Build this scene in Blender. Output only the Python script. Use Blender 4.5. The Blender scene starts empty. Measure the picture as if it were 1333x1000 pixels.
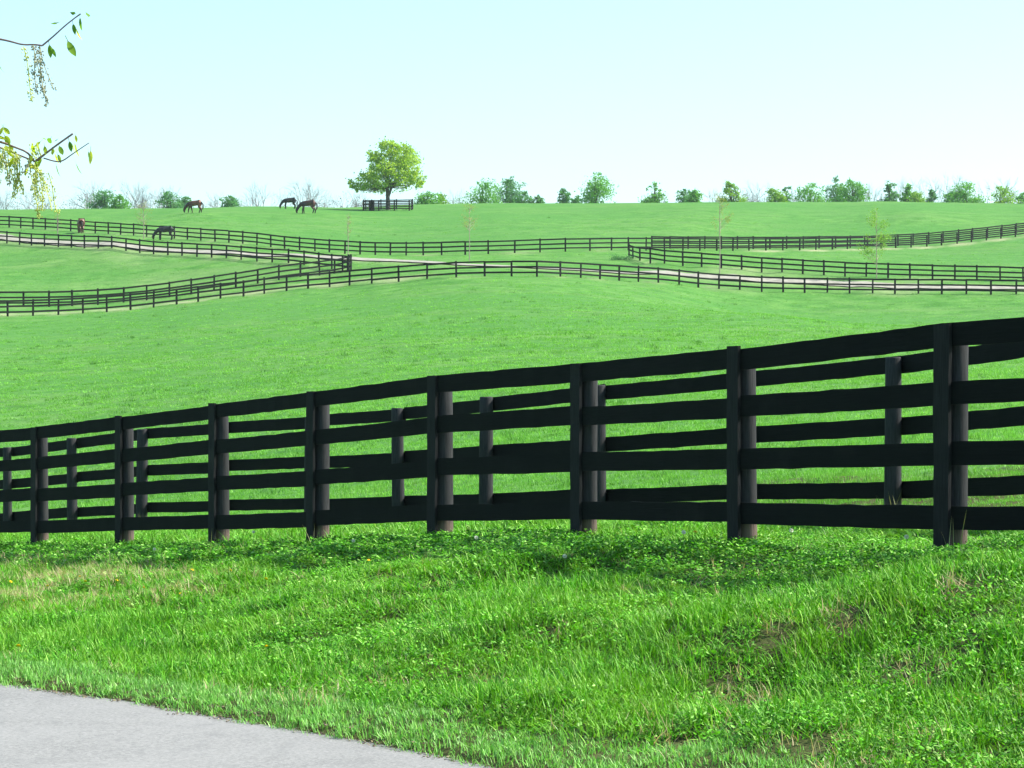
import bpy, bmesh, math, random
import numpy as np
from mathutils import Vector, Matrix, Euler, Quaternion

R = math.radians
random.seed(11); rng = np.random.default_rng(11)
sc = bpy.context.scene
COL = sc.collection

# ------------------------------------------------------------------ camera, sky, sun, exposure
EYE, F, CX, HY = 1.6, 3331.0, 666.5, 530.0       # eye height (m), focal length and horizon in photo pixels
cam_d = bpy.data.cameras.new('camera'); cam = bpy.data.objects.new('camera', cam_d); COL.objects.link(cam)
cam.location = (0, 0, EYE); cam.rotation_euler = (R(90), 0, 0)
cam_d.sensor_width = 36.0; cam_d.lens = 36.0*F/1333.0
cam_d.shift_y = (HY-500.0)/1333.0
cam_d.clip_start = 0.1; cam_d.clip_end = 9000
sc.camera = cam

SUN_AZ, SUN_EL = 80.0, 46.0                       # azimuth: degrees to the right of the view direction (+Y)
world = bpy.data.worlds.new('World'); sc.world = world; world.use_nodes = True
wn = world.node_tree.nodes; wl = world.node_tree.links
bg = wn['Background']
sky = wn.new('ShaderNodeTexSky'); sky.sky_type = 'NISHITA'; sky.sun_disc = False
sky.sun_elevation = R(SUN_EL); sky.sun_rotation = R(SUN_AZ)
sky.air_density = 1.0; sky.dust_density = 1.2; sky.ozone_density = 2.0
tint = wn.new('ShaderNodeMix'); tint.data_type = 'RGBA'; tint.blend_type = 'MULTIPLY'
tint.inputs[0].default_value = 1.0; tint.inputs[7].default_value = (0.875, 1.02, 1.0, 1)
wl.new(sky.outputs[0], tint.inputs[6]); wl.new(tint.outputs[2], bg.inputs[0])
bg.inputs[1].default_value = 0.13
sun_d = bpy.data.lights.new('sun', 'SUN'); sun = bpy.data.objects.new('sun', sun_d); COL.objects.link(sun)
sun_d.energy = 5.0; sun_d.angle = R(0.53); sun_d.color = (1.0, 0.95, 0.86)
sdir = Vector((math.sin(R(SUN_AZ))*math.cos(R(SUN_EL)), math.cos(R(SUN_AZ))*math.cos(R(SUN_EL)), math.sin(R(SUN_EL))))
sun.rotation_euler = sdir.to_track_quat('Z', 'Y').to_euler()
sun.location = (60, 30, 80)
vs = sc.view_settings
vs.view_transform = 'Standard'; vs.look = 'None'; vs.gamma = 1.0; vs.use_curve_mapping = False
vs.exposure = 1.12
sc.render.engine = 'CYCLES'
sc.cycles.max_bounces = 4; sc.cycles.diffuse_bounces = 2; sc.cycles.transmission_bounces = 2
sc.cycles.transparent_max_bounces = 6; sc.cycles.volume_bounces = 1
sc.cycles.caustics_reflective = False; sc.cycles.caustics_refractive = False

# ------------------------------------------------------------------ materials
def newmat(name):
    m = bpy.data.materials.new(name); m.use_nodes = True
    nt = m.node_tree
    for n in list(nt.nodes): nt.nodes.remove(n)
    out = nt.nodes.new('ShaderNodeOutputMaterial')
    return m, nt, out
def N(nt, t, **kw):
    n = nt.nodes.new(t)
    for k, v in kw.items(): setattr(n, k, v)
    return n
def noise(nt, scale, detail=3.0, rough=0.6, vec=None, dist=0.0):
    n = N(nt, 'ShaderNodeTexNoise'); n.inputs['Scale'].default_value = scale
    n.inputs['Detail'].default_value = detail; n.inputs['Roughness'].default_value = rough
    n.inputs['Distortion'].default_value = dist
    if vec: nt.links.new(vec, n.inputs['Vector'])
    return n
def ramp(nt, fac, stops):
    r = N(nt, 'ShaderNodeValToRGB'); e = r.color_ramp.elements
    while len(e) < len(stops): e.new(0.5)
    for i, (p, c) in enumerate(stops):
        e[i].position = p; e[i].color = tuple(c)+((1,) if len(c) == 3 else ())
    nt.links.new(fac, r.inputs[0]); return r
def mix(nt, fac, a, b, mode='MIX'):
    m = N(nt, 'ShaderNodeMix', data_type='RGBA', blend_type=mode)
    for sock, v in ((m.inputs[0], fac), (m.inputs[6], a), (m.inputs[7], b)):
        if hasattr(v, 'is_output'): nt.links.new(v, sock)
        elif isinstance(v, (int, float)): sock.default_value = v
        else: sock.default_value = tuple(v)+((1,) if len(v) == 3 else ())
    return m.outputs[2]
def scaled(nt, vec, s):
    m = N(nt, 'ShaderNodeVectorMath', operation='MULTIPLY'); nt.links.new(vec, m.inputs[0])
    m.inputs[1].default_value = s; return m.outputs[0]

def mat_simple(name, col, rough=0.7, var=0.25, scale=8.0, bump=0.0, coords='Object', stretch=(1, 1, 1), spec=0.3):
    m, nt, out = newmat(name)
    tc = N(nt, 'ShaderNodeTexCoord'); v = scaled(nt, tc.outputs[coords], stretch)
    n = noise(nt, scale, 4, 0.65, v)
    r = ramp(nt, n.outputs['Fac'], [(0.3, [c*(1-var) for c in col]), (0.7, [min(1, c*(1+var)) for c in col])])
    p = N(nt, 'ShaderNodeBsdfPrincipled'); nt.links.new(r.outputs[0], p.inputs['Base Color'])
    p.inputs['Roughness'].default_value = rough; p.inputs['Specular IOR Level'].default_value = spec
    if bump:
        b = N(nt, 'ShaderNodeBump'); b.inputs['Strength'].default_value = bump; b.inputs['Distance'].default_value = 0.02
        nt.links.new(n.outputs['Fac'], b.inputs['Height']); nt.links.new(b.outputs[0], p.inputs['Normal'])
    nt.links.new(p.outputs[0], out.inputs[0]); return m

def mat_leaf(name, c1, c2, c3=None, trans=0.45, patch=0.0, patch_col=None, patch_scale=0.6, rough=0.55, tboost=1.25, spec=0.25, tuftv=0.0):
    """foliage: diffuse + translucent; colour varies from blade to blade and, if asked, in patches"""
    m, nt, out = newmat(name)
    oi = N(nt, 'ShaderNodeObjectInfo'); geo = N(nt, 'ShaderNodeNewGeometry')
    add = N(nt, 'ShaderNodeMath', operation='ADD'); fr = N(nt, 'ShaderNodeMath', operation='FRACT')
    nt.links.new(oi.outputs['Random'], add.inputs[0]); nt.links.new(geo.outputs['Random Per Island'], add.inputs[1])
    tv = ramp(nt, oi.outputs['Random'], [(0.0, (1-tuftv,)*3), (1.0, (1+tuftv,)*3)]).outputs[0]
    nt.links.new(add.outputs[0], fr.inputs[0])
    stops = [(0.0, c1), (0.75, c2)] + ([(1.0, c3)] if c3 else [])
    col = ramp(nt, fr.outputs[0], stops).outputs[0]
    if tuftv: col = mix(nt, 1.0, col, tv, 'MULTIPLY')
    if patch:
        n = noise(nt, patch_scale, 3, 0.6, geo.outputs['Position'])
        f = ramp(nt, n.outputs['Fac'], [(0.5-0.14, (0, 0, 0)), (0.5+0.16, (patch, patch, patch))])
        col = mix(nt, f.outputs[0], col, patch_col)
    p = N(nt, 'ShaderNodeBsdfPrincipled'); nt.links.new(col, p.inputs['Base Color'])
    p.inputs['Roughness'].default_value = rough; p.inputs['Specular IOR Level'].default_value = spec
    t = N(nt, 'ShaderNodeBsdfTranslucent')
    tc = mix(nt, 1.0, col, (tboost, tboost*1.05, tboost*0.6), 'MULTIPLY'); nt.links.new(tc, t.inputs[0])
    ms = N(nt, 'ShaderNodeMixShader'); ms.inputs[0].default_value = trans
    nt.links.new(p.outputs[0], ms.inputs[1]); nt.links.new(t.outputs[0], ms.inputs[2])
    nt.links.new(ms.outputs[0], out.inputs[0]); return m

def mat_fence(name, base=(0.012, 0.014, 0.014), worn=(0.06, 0.05, 0.045), foot=None):
    """black-stained wood, grain along local X of a board or Z of a post, a little weathered"""
    m, nt, out = newmat(name)
    tc = N(nt, 'ShaderNodeTexCoord'); geo = N(nt, 'ShaderNodeNewGeometry')
    v = scaled(nt, tc.outputs['Object'], (1.5, 30, 30) if foot is None else (30, 30, 2.0))
    g = noise(nt, 3.0, 5, 0.7, v)
    w = noise(nt, 1.3, 4, 0.7, geo.outputs['Position'])
    a = ramp(nt, g.outputs['Fac'], [(0.3, [c*0.6 for c in base]), (0.75, [c*1.7 for c in base])]).outputs[0]
    f = ramp(nt, w.outputs['Fac'], [(0.58, (0, 0, 0)), (0.8, (0.5, 0.5, 0.5))]).outputs[0]
    col = mix(nt, f, a, worn)
    if foot is not None:                                  # the stain has worn off near the soil
        sep = N(nt, 'ShaderNodeSeparateXYZ'); nt.links.new(tc.outputs['Object'], sep.inputs[0])
        ad = N(nt, 'ShaderNodeMath', operation='MULTIPLY_ADD'); nt.links.new(g.outputs['Fac'], ad.inputs[0])
        ad.inputs[1].default_value = -0.25; nt.links.new(sep.outputs[2], ad.inputs[2])
        ff = ramp(nt, ad.outputs[0], [(0.0, (1, 1, 1)), (0.10, (0, 0, 0))]).outputs[0]
        col = mix(nt, ff, col, foot)
    p = N(nt, 'ShaderNodeBsdfPrincipled'); nt.links.new(col, p.inputs['Base Color'])
    p.inputs['Roughness'].default_value = 0.8; p.inputs['Specular IOR Level'].default_value = 0.09
    b = N(nt, 'ShaderNodeBump'); b.inputs['Strength'].default_value = 0.5; b.inputs['Distance'].default_value = 0.006
    nt.links.new(g.outputs['Fac'], b.inputs['Height']); nt.links.new(b.outputs[0], p.inputs['Normal'])
    nt.links.new(p.outputs[0], out.inputs[0]); return m

M = {}
M['board'] = mat_fence('black_board', (0.0042, 0.005, 0.005), (0.018, 0.017, 0.016))
M['post'] = mat_fence('black_post', (0.031, 0.031, 0.032), (0.06, 0.056, 0.052), foot=(0.13, 0.095, 0.08))
M['batten'] = mat_fence('weathered_batten', (0.014, 0.0145, 0.015), (0.06, 0.057, 0.053))
M['far_fence'] = mat_simple('far_black_fence', (0.010, 0.012, 0.011), 0.8, 0.4, 4.0, spec=0.1)
M['asphalt'] = None

# ------------------------------------------------------------------ helpers
def tag(o, label=None, cat=None, group=None, kind=None):
    if label: o['label'] = label
    if cat: o['category'] = cat
    if group: o['group'] = group
    if kind: o['kind'] = kind
    return o
def link(name, me, parent=None, mat=None):
    o = bpy.data.objects.new(name, me); COL.objects.link(o)
    if parent is not None: o.parent = parent
    if mat is not None and me is not None and not me.materials: me.materials.append(mat)
    return o
def empty(name, loc=(0, 0, 0)):
    o = bpy.data.objects.new(name, None); COL.objects.link(o); o.location = loc
    o.empty_display_size = 0.3; return o
def mesh_np(name, verts, faces, mat=None, smooth=False):
    me = bpy.data.meshes.new(name); me.from_pydata([tuple(v) for v in verts], [], [tuple(f) for f in faces]); me.update()
    if smooth:
        me.polygons.foreach_set('use_smooth', [True]*len(me.polygons))
    if mat: me.materials.append(mat)
    return me
def P(px, py, d):                                  # photo pixel + distance -> point in the place
    return Vector(((px-CX)/F*d, d, EYE+(HY-py)/F*d))
def tube(verts, faces, pts, radii, n=6, cap=True):
    """append a tapered tube along pts"""
    base = len(verts); k = len(pts)
    up = Vector((0, 0, 1))
    for i, p in enumerate(pts):
        t = (pts[min(i+1, k-1)]-pts[max(i-1, 0)])
        if t.length < 1e-9: t = Vector((0, 0, 1))
        t.normalize()
        a = t.cross(up) if abs(t.z) < 0.95 else t.cross(Vector((1, 0, 0)))
        a.normalize(); b = t.cross(a)
        for j in range(n):
            an = 2*math.pi*j/n
            verts.append(p+(a*math.cos(an)+b*math.sin(an))*radii[i])
    for i in range(k-1):
        for j in range(n):
            faces.append((base+i*n+j, base+i*n+(j+1) % n, base+(i+1)*n+(j+1) % n, base+(i+1)*n+j))
    if cap:
        faces.append(tuple(base+(k-1)*n+j for j in range(n)))

def vnoise(x, y, seed=0):
    """smooth lattice noise in 0..1 (numpy)"""
    x = np.asarray(x, float); y = np.asarray(y, float)
    xi = np.floor(x).astype(np.int64); yi = np.floor(y).astype(np.int64)
    fx = x-xi; fy = y-yi; fx = fx*fx*(3-2*fx); fy = fy*fy*(3-2*fy)
    def h(a, b):
        n = (a*374761393+b*668265263+seed*982451653) & 0x7fffffff
        n = (n ^ (n >> 13))*1274126177 & 0x7fffffff
        return ((n ^ (n >> 16)) & 0xffff)/65535.0
    return (h(xi, yi)*(1-fx)+h(xi+1, yi)*fx)*(1-fy)+(h(xi, yi+1)*(1-fx)+h(xi+1, yi+1)*fx)*fy

# ------------------------------------------------------------------ survey of the place
# near fences: post columns in the photo; the distance follows from the 2.44 m spacing of the posts
def solve_run(pxs, d0, step=2.44):
    ds = [d0]
    for a, b in zip(pxs, pxs[1:]):
        x0 = (a-CX)/F*ds[-1]; lo, hi = ds[-1]+0.3, ds[-1]+2.44
        best = min(np.linspace(lo, hi, 600), key=lambda d: abs(math.hypot((b-CX)/F*d-x0, d-ds[-1])-step))
        ds.append(float(best))
    return ds
front_px = [1590, 1225, 955, 750, 563, 405, 277, 155, 45, -55, -148]
front_by = [738, 727, 709, 703.5, 702, 709.5, 712.5, 712, 712, 712, 712]
front_h = [1.47, 1.475, 1.42, 1.42, 1.45, 1.495, 1.51, 1.49, 1.46, 1.45, 1.45]      # the posts differ a little in height
front_d = [14.35]+solve_run(front_px[1:], 16.3)
front_px = [px+0.096*F/d for px, d in zip(front_px, front_d)]
back_px = [1370, 1162, 962, 778, 632, 519, 403, 290, 184, 94, 10, -70, -145]
back_by = [680, 683, 685, 686, 687.5, 688, 689, 690, 692, 695.5, 699, 702, 705]
back_d = solve_run(back_px, 19.4)

# far fences: (column, ground row) of every post, distance from its apparent height
D_ = [(-23, 413), (10, 412), (43, 410.5), (76, 408.5), (108, 407), (139, 405), (170, 402), (200, 399), (230, 395), (258, 391), (287, 387.5), (317, 384), (344, 381.5), (373, 378), (401, 375), (429, 372.5), (455, 371), (484, 368.5), (519, 366), (556, 363), (594, 360.5), (631, 359.5), (666, 359.4), (699, 359.4), (729.5, 360), (756, 361.5), (781, 363), (806, 364.5), (831, 366.5), (857, 368), (884, 370), (909, 373), (936, 376), (963, 378), (991.6, 380), (1019.5, 381), (1047.5, 382), (1077, 382.5), (1106, 382.7), (1136, 383.3), (1165, 383.6), (1195.6, 384), (1226, 384.2), (1258, 384.5), (1290, 385), (1322.7, 385.5), (1355, 386)]
B_ = [(-8, 317), (9, 318), (25.5, 319), (41, 320), (58, 320.7), (76, 321.3), (93, 322), (110, 323), (128, 324), (145.5, 325), (164, 326.4), (182, 327.6), (200, 329.6), (218.6, 331.2), (237, 332.4), (256.4, 334.3), (275.5, 335.8), (294.6, 337), (314, 338.7), (334.5, 340.4), (354.4, 342), (375.6, 343.6), (396, 345.6), (415, 348), (432, 350), (446, 351.4), (454, 352.5)]
C_ = [(-2, 398.5), (30.6, 399), (64, 399), (94, 398.7), (127.5, 397.4), (161, 395), (191, 391.7), (220.6, 388.7), (249, 385), (278.6, 380.5), (307, 376.2), (335.5, 371), (363, 366), (391, 363.5), (416, 361), (435.5, 358), (446, 355.6), (454, 352.8)]
A_ = [(-4, 295), (12, 296), (27, 296.8), (43, 298), (59, 299), (75, 300), (92, 301.2), (108, 302.6), (124, 304), (141, 305), (157, 306.2), (174, 307.4), (191, 308.5), (209, 309.5), (227, 310.7), (244, 312), (261.5, 313.2), (280, 314.2), (298, 315.4), (316, 317), (334.5, 318.8), (352.6, 321.4), (370.5, 323.2), (390, 324.7), (410, 326.5), (428.7, 328), (449, 329.4), (468.7, 330.3), (488.6, 331.2), (508, 332), (528.7, 332.4), (551, 332.6), (575, 332.6), (605.6, 332.4), (635.6, 331.6), (670, 330.6), (703, 329.4), (736, 328), (768, 326.8), (796, 325.8), (818, 325.6)]
E_ = [(818, 325.6), (841, 325.6), (865, 325.8), (889, 326), (911, 326.2), (933, 326.4), (954, 326.5), (975, 326.5), (997, 326.7), (1019, 326.7), (1041, 326.7), (1062, 326.4), (1083.6, 326), (1103, 325.5), (1125.6, 324.8), (1147, 324), (1166, 323), (1186, 322.6), (1206.5, 321.4), (1225.6, 319.6), (1246, 317.8), (1264.5, 316), (1284, 313.6), (1303, 311.6), (1321.7, 309), (1341, 307)]
F_ = [(819, 335.5), (824, 337.6), (833, 340.5), (846.6, 342), (865, 343.3), (889, 345), (913.4, 347.2), (939, 349.2), (965.5, 350.8), (991.6, 352), (1018, 353.2), (1045, 354.8), (1072.5, 357), (1100, 358.2), (1127.6, 359.3), (1156, 361), (1184.6, 362.6), (1214, 363.4), (1243, 364), (1271.7, 364.7), (1302, 366), (1332, 367), (1361, 368)]
def ip(px, tab):
    return float(np.interp(px, [t[0] for t in tab], [t[1] for t in tab]))
Dd = [(-23, 207), (100, 212), (317, 219), (430, 223), (500, 220), (594, 217), (700, 218), (780, 223), (936, 229), (1077, 230), (1355, 226)]
Bd = [(-8, 284), (200, 262), (454, 237)]
Cd = [(-2, 219), (200, 226), (335, 231), (454, 237)]
Ad = [(-4, 306), (335, 274), (450, 265), (600, 260), (740, 263), (818, 267)]
Ed = [(818, 267), (1060, 281), (1341, 304)]
Fd = [(819, 252), (846, 244), (913, 242), (1072, 240), (1361, 236)]
track_pts = [(-60, 302.5, 296), (0, 307, 288), (150, 315.5, 271), (300, 327.5, 258), (380, 333, 252), (430, 336.5, 249), (459, 338, 247.5), (510, 340, 244), (560, 342.5, 240), (640, 346.5, 235), (700, 349.5, 233), (760, 352.5, 233), (830, 356.5, 235), (900, 361.5, 236), (1000, 367, 236), (1080, 370, 235), (1200, 374, 232.5), (1333, 376, 231), (1400, 377, 230)]
edge_px = [(0, 890.5), (169, 914), (338, 943), (450, 961.5), (569, 983.5), (636, 999)]
EDGE = [((px-CX)/F*(EYE*F/(py-HY)), EYE*F/(py-HY)) for px, py in edge_px]          # road edge on the ground (x, y)
ex = np.array([e[0] for e in EDGE]); ey = np.array([e[1] for e in EDGE])
sl0 = (ey[1]-ey[0])/(ex[1]-ex[0]); sl1 = (ey[-1]-ey[-2])/(ex[-1]-ex[-2])
sl1 = max(sl1, -1.25)
ex = np.concatenate([[ex[0]-80], ex, [ex[-1]+40]]); ey = np.concatenate([[ey[0]-80*sl0], ey, [ey[-1]+40*sl1]])
def road_dist(x, y):                               # > 0 on the grass side, metres from the road edge
    return (np.asarray(y)-np.interp(x, ex, ey))*0.70

ctrl = []
for px, py in edge_px: ctrl.append((px, py-6, EYE*F/(py-HY)))
ctrl += [(-160, 866, 15.9), (760, 1010, 10.9), (950, 992, 10.9), (1225, 990, 10.3), (1450, 1000, 9.6)]
ctrl += list(zip(front_px, front_by, front_d)) + list(zip(back_px, back_by, back_d))
ctrl += [(-100, 744, 29.5), (45, 743, 28.0), (0, 800, 21.2), (300, 746, 22.9), (300, 810, 19.0), (600, 722, 20.0), (600, 800, 16.2), (600, 900, 13.3), (800, 728, 18.2), (950, 732, 17.3), (950, 850, 13.4), (1225, 747, 14.9), (1225, 860, 12.2), (1400, 740, 13.8), (1450, 860, 11.6)]
for px, rows in {-150: [(655, 60), (570, 85), (505, 115), (452, 160)], 0: [(640, 60), (562, 85), (502, 115), (452, 160)], 333: [(622, 50), (540, 77), (474, 115), (423, 165)], 666: [(612, 40), (532, 65), (461, 105), (404, 158)], 1000: [(600, 35), (522, 60), (458, 105), (412, 160)], 1333: [(600, 31), (521, 55), (458, 100), (416, 152)], 1480: [(598, 30), (520, 54), (458, 100), (416, 152)]}.items():
    for py, d in rows: ctrl.append((px, py, d))
for tab, dt, k in ((D_, Dd, 2), (B_, Bd, 2), (C_, Cd, 2), (A_, Ad, 2), (E_, Ed, 2), (F_, Fd, 2)):
    for px, py in tab[::k]: ctrl.append((px, py, ip(px, dt)))
ctrl += [t for t in track_pts]
crest = [(-200, 274), (0, 273), (130, 272), (250, 271), (440, 270.5), (560, 265.7), (700, 264), (900, 263), (1100, 262), (1333, 264), (1500, 265)]
DC = 395.0
ctrl += [(px, py, DC) for px, py in crest] + [(1000, 262.5, DC), (1200, 263, DC), (1270, 263.5, DC), (800, 263.4, DC), (1150, 268, 360), (1260, 270, 360), (1350, 273, 360), (1000, 268, 360), (253, 277.5, 333), (100, 281, 340), (402, 277.5, 340), (505, 273.5, 362), (900, 279, 330), (1200, 279, 335), (650, 283, 330)]
ctrl = np.array(ctrl, float)
U = np.column_stack([ctrl[:, 0]/400.0, np.log(ctrl[:, 2])*1.6])
def ker(a, b):
    r2 = ((a[:, None, :]-b[None, :, :])**2).sum(-1)
    return 0.5*r2*np.log(r2+1e-9)
nC = len(U); K = ker(U, U)+np.eye(nC)*0.0012
Pm = np.column_stack([np.ones(nC), U])
A = np.zeros((nC+3, nC+3)); A[:nC, :nC] = K; A[:nC, nC:] = Pm; A[nC:, :nC] = Pm.T
W = np.linalg.solve(A, np.concatenate([ctrl[:, 1], [0, 0, 0]]))
def poly_dist(x, y, pts):
    best = np.full(len(x), 1e9)
    for (x0, y0), (x1, y1) in zip(pts, pts[1:]):
        dx, dy = x1-x0, y1-y0; L = dx*dx+dy*dy
        t = np.clip(((x-x0)*dx+(y-y0)*dy)/L, 0, 1)
        best = np.minimum(best, np.hypot(x-x0-t*dx, y-y0-t*dy))
    return best
FENCES = [[((px-CX)/F*d, d) for px, d in zip(a, b)] for a, b in ((front_px, front_d), (back_px, back_d))]
def smooth(t): t = np.clip(t, 0, 1); return t*t*(3-2*t)
def T(x, y, road_cut=True):
    """ground height"""
    x = np.atleast_1d(np.asarray(x, float)); y = np.atleast_1d(np.asarray(y, float))
    d = np.clip(y, 8.0, DC); px = np.clip(CX+F*x/np.maximum(y, 8.0), -220, 1560)
    Q = np.column_stack([px/400.0, np.log(d)*1.6]); py = np.empty(len(Q))
    for i in range(0, len(Q), 6000):
        q = Q[i:i+6000]
        py[i:i+6000] = ker(q, U) @ W[:nC] + W[nC]+q @ W[nC+1:]
    z = EYE+(HY-py)/F*d
    z = np.where(y > DC, z-0.012*np.minimum(y-DC, 500), z)
    z = z*smooth((y-7.5)/3.0)
    rd = road_dist(x, y)
    near = (y > 8) & (y < 45)
    fdist = np.full(len(x), 9.0)
    if near.any(): fdist[near] = np.minimum(poly_dist(x[near], y[near], FENCES[0]), poly_dist(x[near], y[near], FENCES[1]))
    bk = smooth(rd/0.8)*smooth((34-y)/8.0)*(0.12+0.88*smooth((fdist-0.2)/1.2))          # little humps on the roadside bank
    z = z+bk*((vnoise(x*0.8, y*0.8, 3)-0.5)*(0.15+0.13*smooth((x+1.0)/2.0))*smooth((rd-.3)/1.5)+(vnoise(x*2.4, y*2.4, 5)-0.5)*0.075)
    pa = smooth((y-30)/15)*smooth((DC+40-y)/40)
    z = z+pa*((vnoise(x*0.06, y*0.06, 7)-0.5)*0.25+(vnoise(x*0.25, y*0.25, 8)-0.5)*0.06)
    if road_cut:
        z = np.where((y < 60), z*smooth((rd+0.05)/0.5+0.15*0)+0.035*smooth((rd+0.02)/0.12)*smooth((3.0-rd)/2.0)-0.05*(1-smooth((rd+0.1)/0.1)), z)
    return z
def Tz(x, y): return float(T(x, y)[0])
def ground_hit(px, py, d0=9.0, d1=40.0):
    ds = np.exp(np.linspace(math.log(d0), math.log(d1), 500)); xs = (px-CX)/F*ds
    zs = T(xs, ds); rows = HY-F*(zs-EYE)/ds
    i = int(np.argmax(rows < py)) if (rows < py).any() else len(ds)-1
    return Vector((xs[i], ds[i], zs[i]))

# ------------------------------------------------------------------ ground sheet
bare = [(1212, 884, .22), (1060, 968, .30), (632, 892, .26), (640, 880, .15), (1175, 875, .25), (965, 920, .35), (955, 900, .2), (1010, 830, .25), (1110, 815, .25), (1250, 770, .3), (1090, 800, .2), (300, 905, .15), (1020, 965, .2), (880, 800, .2), (720, 830, .2), (560, 760, .25), (930, 780, .18)]
BARE = [(ground_hit(px, py), r) for px, py, r in bare]
ys = np.concatenate([np.linspace(-60, 7, 14), np.linspace(8, 36, 200), np.exp(np.linspace(math.log(36.3), math.log(460), 190)), np.exp(np.linspace(math.log(480), math.log(6000), 16))])
u = np.linspace(-1, 1, 301); uu = 0.17*u+0.83*np.sign(u)*np.abs(u)**3.2
GX = []; GY = []
for y in ys:
    wdt = 0.75*max(y, 0)+60
    uw = uu if y < 36 else (lambda t: (1-t)*uu+t*(0.30*u+0.70*np.sign(u)*np.abs(u)**3))(min(1, (y-36)/60))
    GX.append(uw*wdt); GY.append(np.full(len(u), y))
GX = np.concatenate(GX); GY = np.concatenate(GY); GZ = T(GX, GY)
nu = len(u); nr = len(ys)
idx = np.arange(nr*nu).reshape(nr, nu)
quads = np.stack([idx[:-1, :-1], idx[:-1, 1:], idx[1:, 1:], idx[1:, :-1]], -1).reshape(-1, 4)
gme = bpy.data.meshes.new('ground'); gme.from_pydata(np.column_stack([GX, GY, GZ]).tolist(), [], quads.tolist()); gme.update()
gme.polygons.foreach_set('use_smooth', [True]*len(gme.polygons))
def run_xy(tab, dt): return [((px-CX)/F*ip(px, dt), ip(px, dt)) for px, _ in tab]
XY = {'A': run_xy(A_, Ad), 'B': run_xy(B_, Bd), 'C': run_xy(C_, Cd), 'D': run_xy(D_, Dd), 'E': run_xy(E_, Ed), 'F': run_xy(F_, Fd)}
lane_mid = [((a[0]), a[1]+3.4) for a in XY['D'][:20]]
dryv = np.zeros(len(GX))
far = (GY > 150) & (GY < 420)
fx, fy = GX[far], GY[far]
dd = np.maximum(0.75*smooth(1-poly_dist(fx, fy, lane_mid)/2.2), 0.95*smooth(1-poly_dist(fx, fy, [(p[0], p[1]-1.2) for p in XY['E'][6:]])/1.6))
for k in ('A', 'B', 'C', 'D', 'F'): dd = np.maximum(dd, 0.35*smooth(1-poly_dist(fx, fy, XY[k])/0.9))
TR = [((px-CX)/F*d, d) for px, _, d in track_pts]
dd = np.maximum(dd, 0.5*smooth(1-poly_dist(fx, fy, TR)/4.0))
pad = smooth((0.30-np.abs((CX+F*fx/fy)-180)/900))*smooth((vnoise(fx*0.16, fy*0.10, 21)-0.50)*4)*0.8*(fy > 225)*(fy < 300)*((CX+F*fx/fy) < 470)
dd = np.maximum(dd, pad)
dryv[far] = dd
gpx = CX+F*GX/np.maximum(GY, 1.0)
soil = np.where(GY < 40, smooth((33.0-GY-0.35*GX)/2.0), 0.0)*smooth((gpx+330)/80)*smooth((1940-gpx)/80)*(GY > 8.5)
for c, r in BARE: pass
at = gme.attributes.new('dry', 'FLOAT', 'POINT'); at.data.foreach_set('value', dryv.astype(np.float32))
at = gme.attributes.new('soil', 'FLOAT', 'POINT'); at.data.foreach_set('value', soil.astype(np.float32))

m, nt, out = newmat('pasture_ground')
geo = N(nt, 'ShaderNodeNewGeometry'); pos = geo.outputs['Position']
nA = noise(nt, 0.035, 4, 0.6, pos); nB = noise(nt, 0.45, 5, 0.65, pos); nC2 = noise(nt, 4.0, 6, 0.75, pos); nD = noise(nt, 0.12, 4, 0.6, scaled(nt, pos, (0.6, 2.2, 1)))
g1 = ramp(nt, nB.outputs['Fac'], [(0.36, (0.048, 0.154, 0.025)), (0.5, (0.071, 0.194, 0.035)), (0.64, (0.101, 0.230, 0.049))]).outputs[0]
g2 = mix(nt, ramp(nt, nD.outputs['Fac'], [(0.47, (0, 0, 0)), (0.64, (0.75, 0.75, 0.75))]).outputs[0], g1, (0.098, 0.204, 0.053))
g3 = mix(nt, ramp(nt, nA.outputs['Fac'], [(0.45, (0, 0, 0)), (0.58, (0.6, 0.6, 0.6))]).outputs[0], g2, (0.059, 0.182, 0.034))
g4 = mix(nt, 0.55, g3, ramp(nt, nC2.outputs['Fac'], [(0.32, (0.30, 0.36, 0.30)), (0.5, (1, 1, 1)), (0.68, (1.6, 1.5, 1.5))]).outputs[0], 'MULTIPLY')
ad = N(nt, 'ShaderNodeAttribute', attribute_name='dry'); asl = N(nt, 'ShaderNodeAttribute', attribute_name='soil')
dn = mix(nt, 1.0, ramp(nt, nB.outputs['Fac'], [(0.25, (0.35, 0.35, 0.35)), (0.6, (1, 1, 1))]).outputs[0], ad.outputs['Color'], 'MULTIPLY')
g5 = mix(nt, dn, g4, (0.36, 0.35, 0.21))
soilc = ramp(nt, nC2.outputs['Fac'], [(0.3, (0.030, 0.050, 0.012)), (0.7, (0.085, 0.085, 0.035))]).outputs[0]
g6 = mix(nt, asl.outputs['Fac'], g5, soilc)
p = N(nt, 'ShaderNodeBsdfPrincipled'); nt.links.new(g6, p.inputs['Base Color']); p.inputs['Roughness'].default_value = 0.95
p.inputs['Specular IOR Level'].default_value = 0.05
b1 = N(nt, 'ShaderNodeBump'); b1.inputs['Strength'].default_value = 0.55; b1.inputs['Distance'].default_value = 0.10
nt.links.new(nC2.outputs['Fac'], b1.inputs['Height']); nt.links.new(b1.outputs[0], p.inputs['Normal'])
nt.links.new(p.outputs[0], out.inputs[0])
gme.materials.append(m)
ground = link('ground', gme); tag(ground, 'rolling green pasture rising from the roadside to the ridge', kind='structure'); ground['category'] = 'ground'

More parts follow.
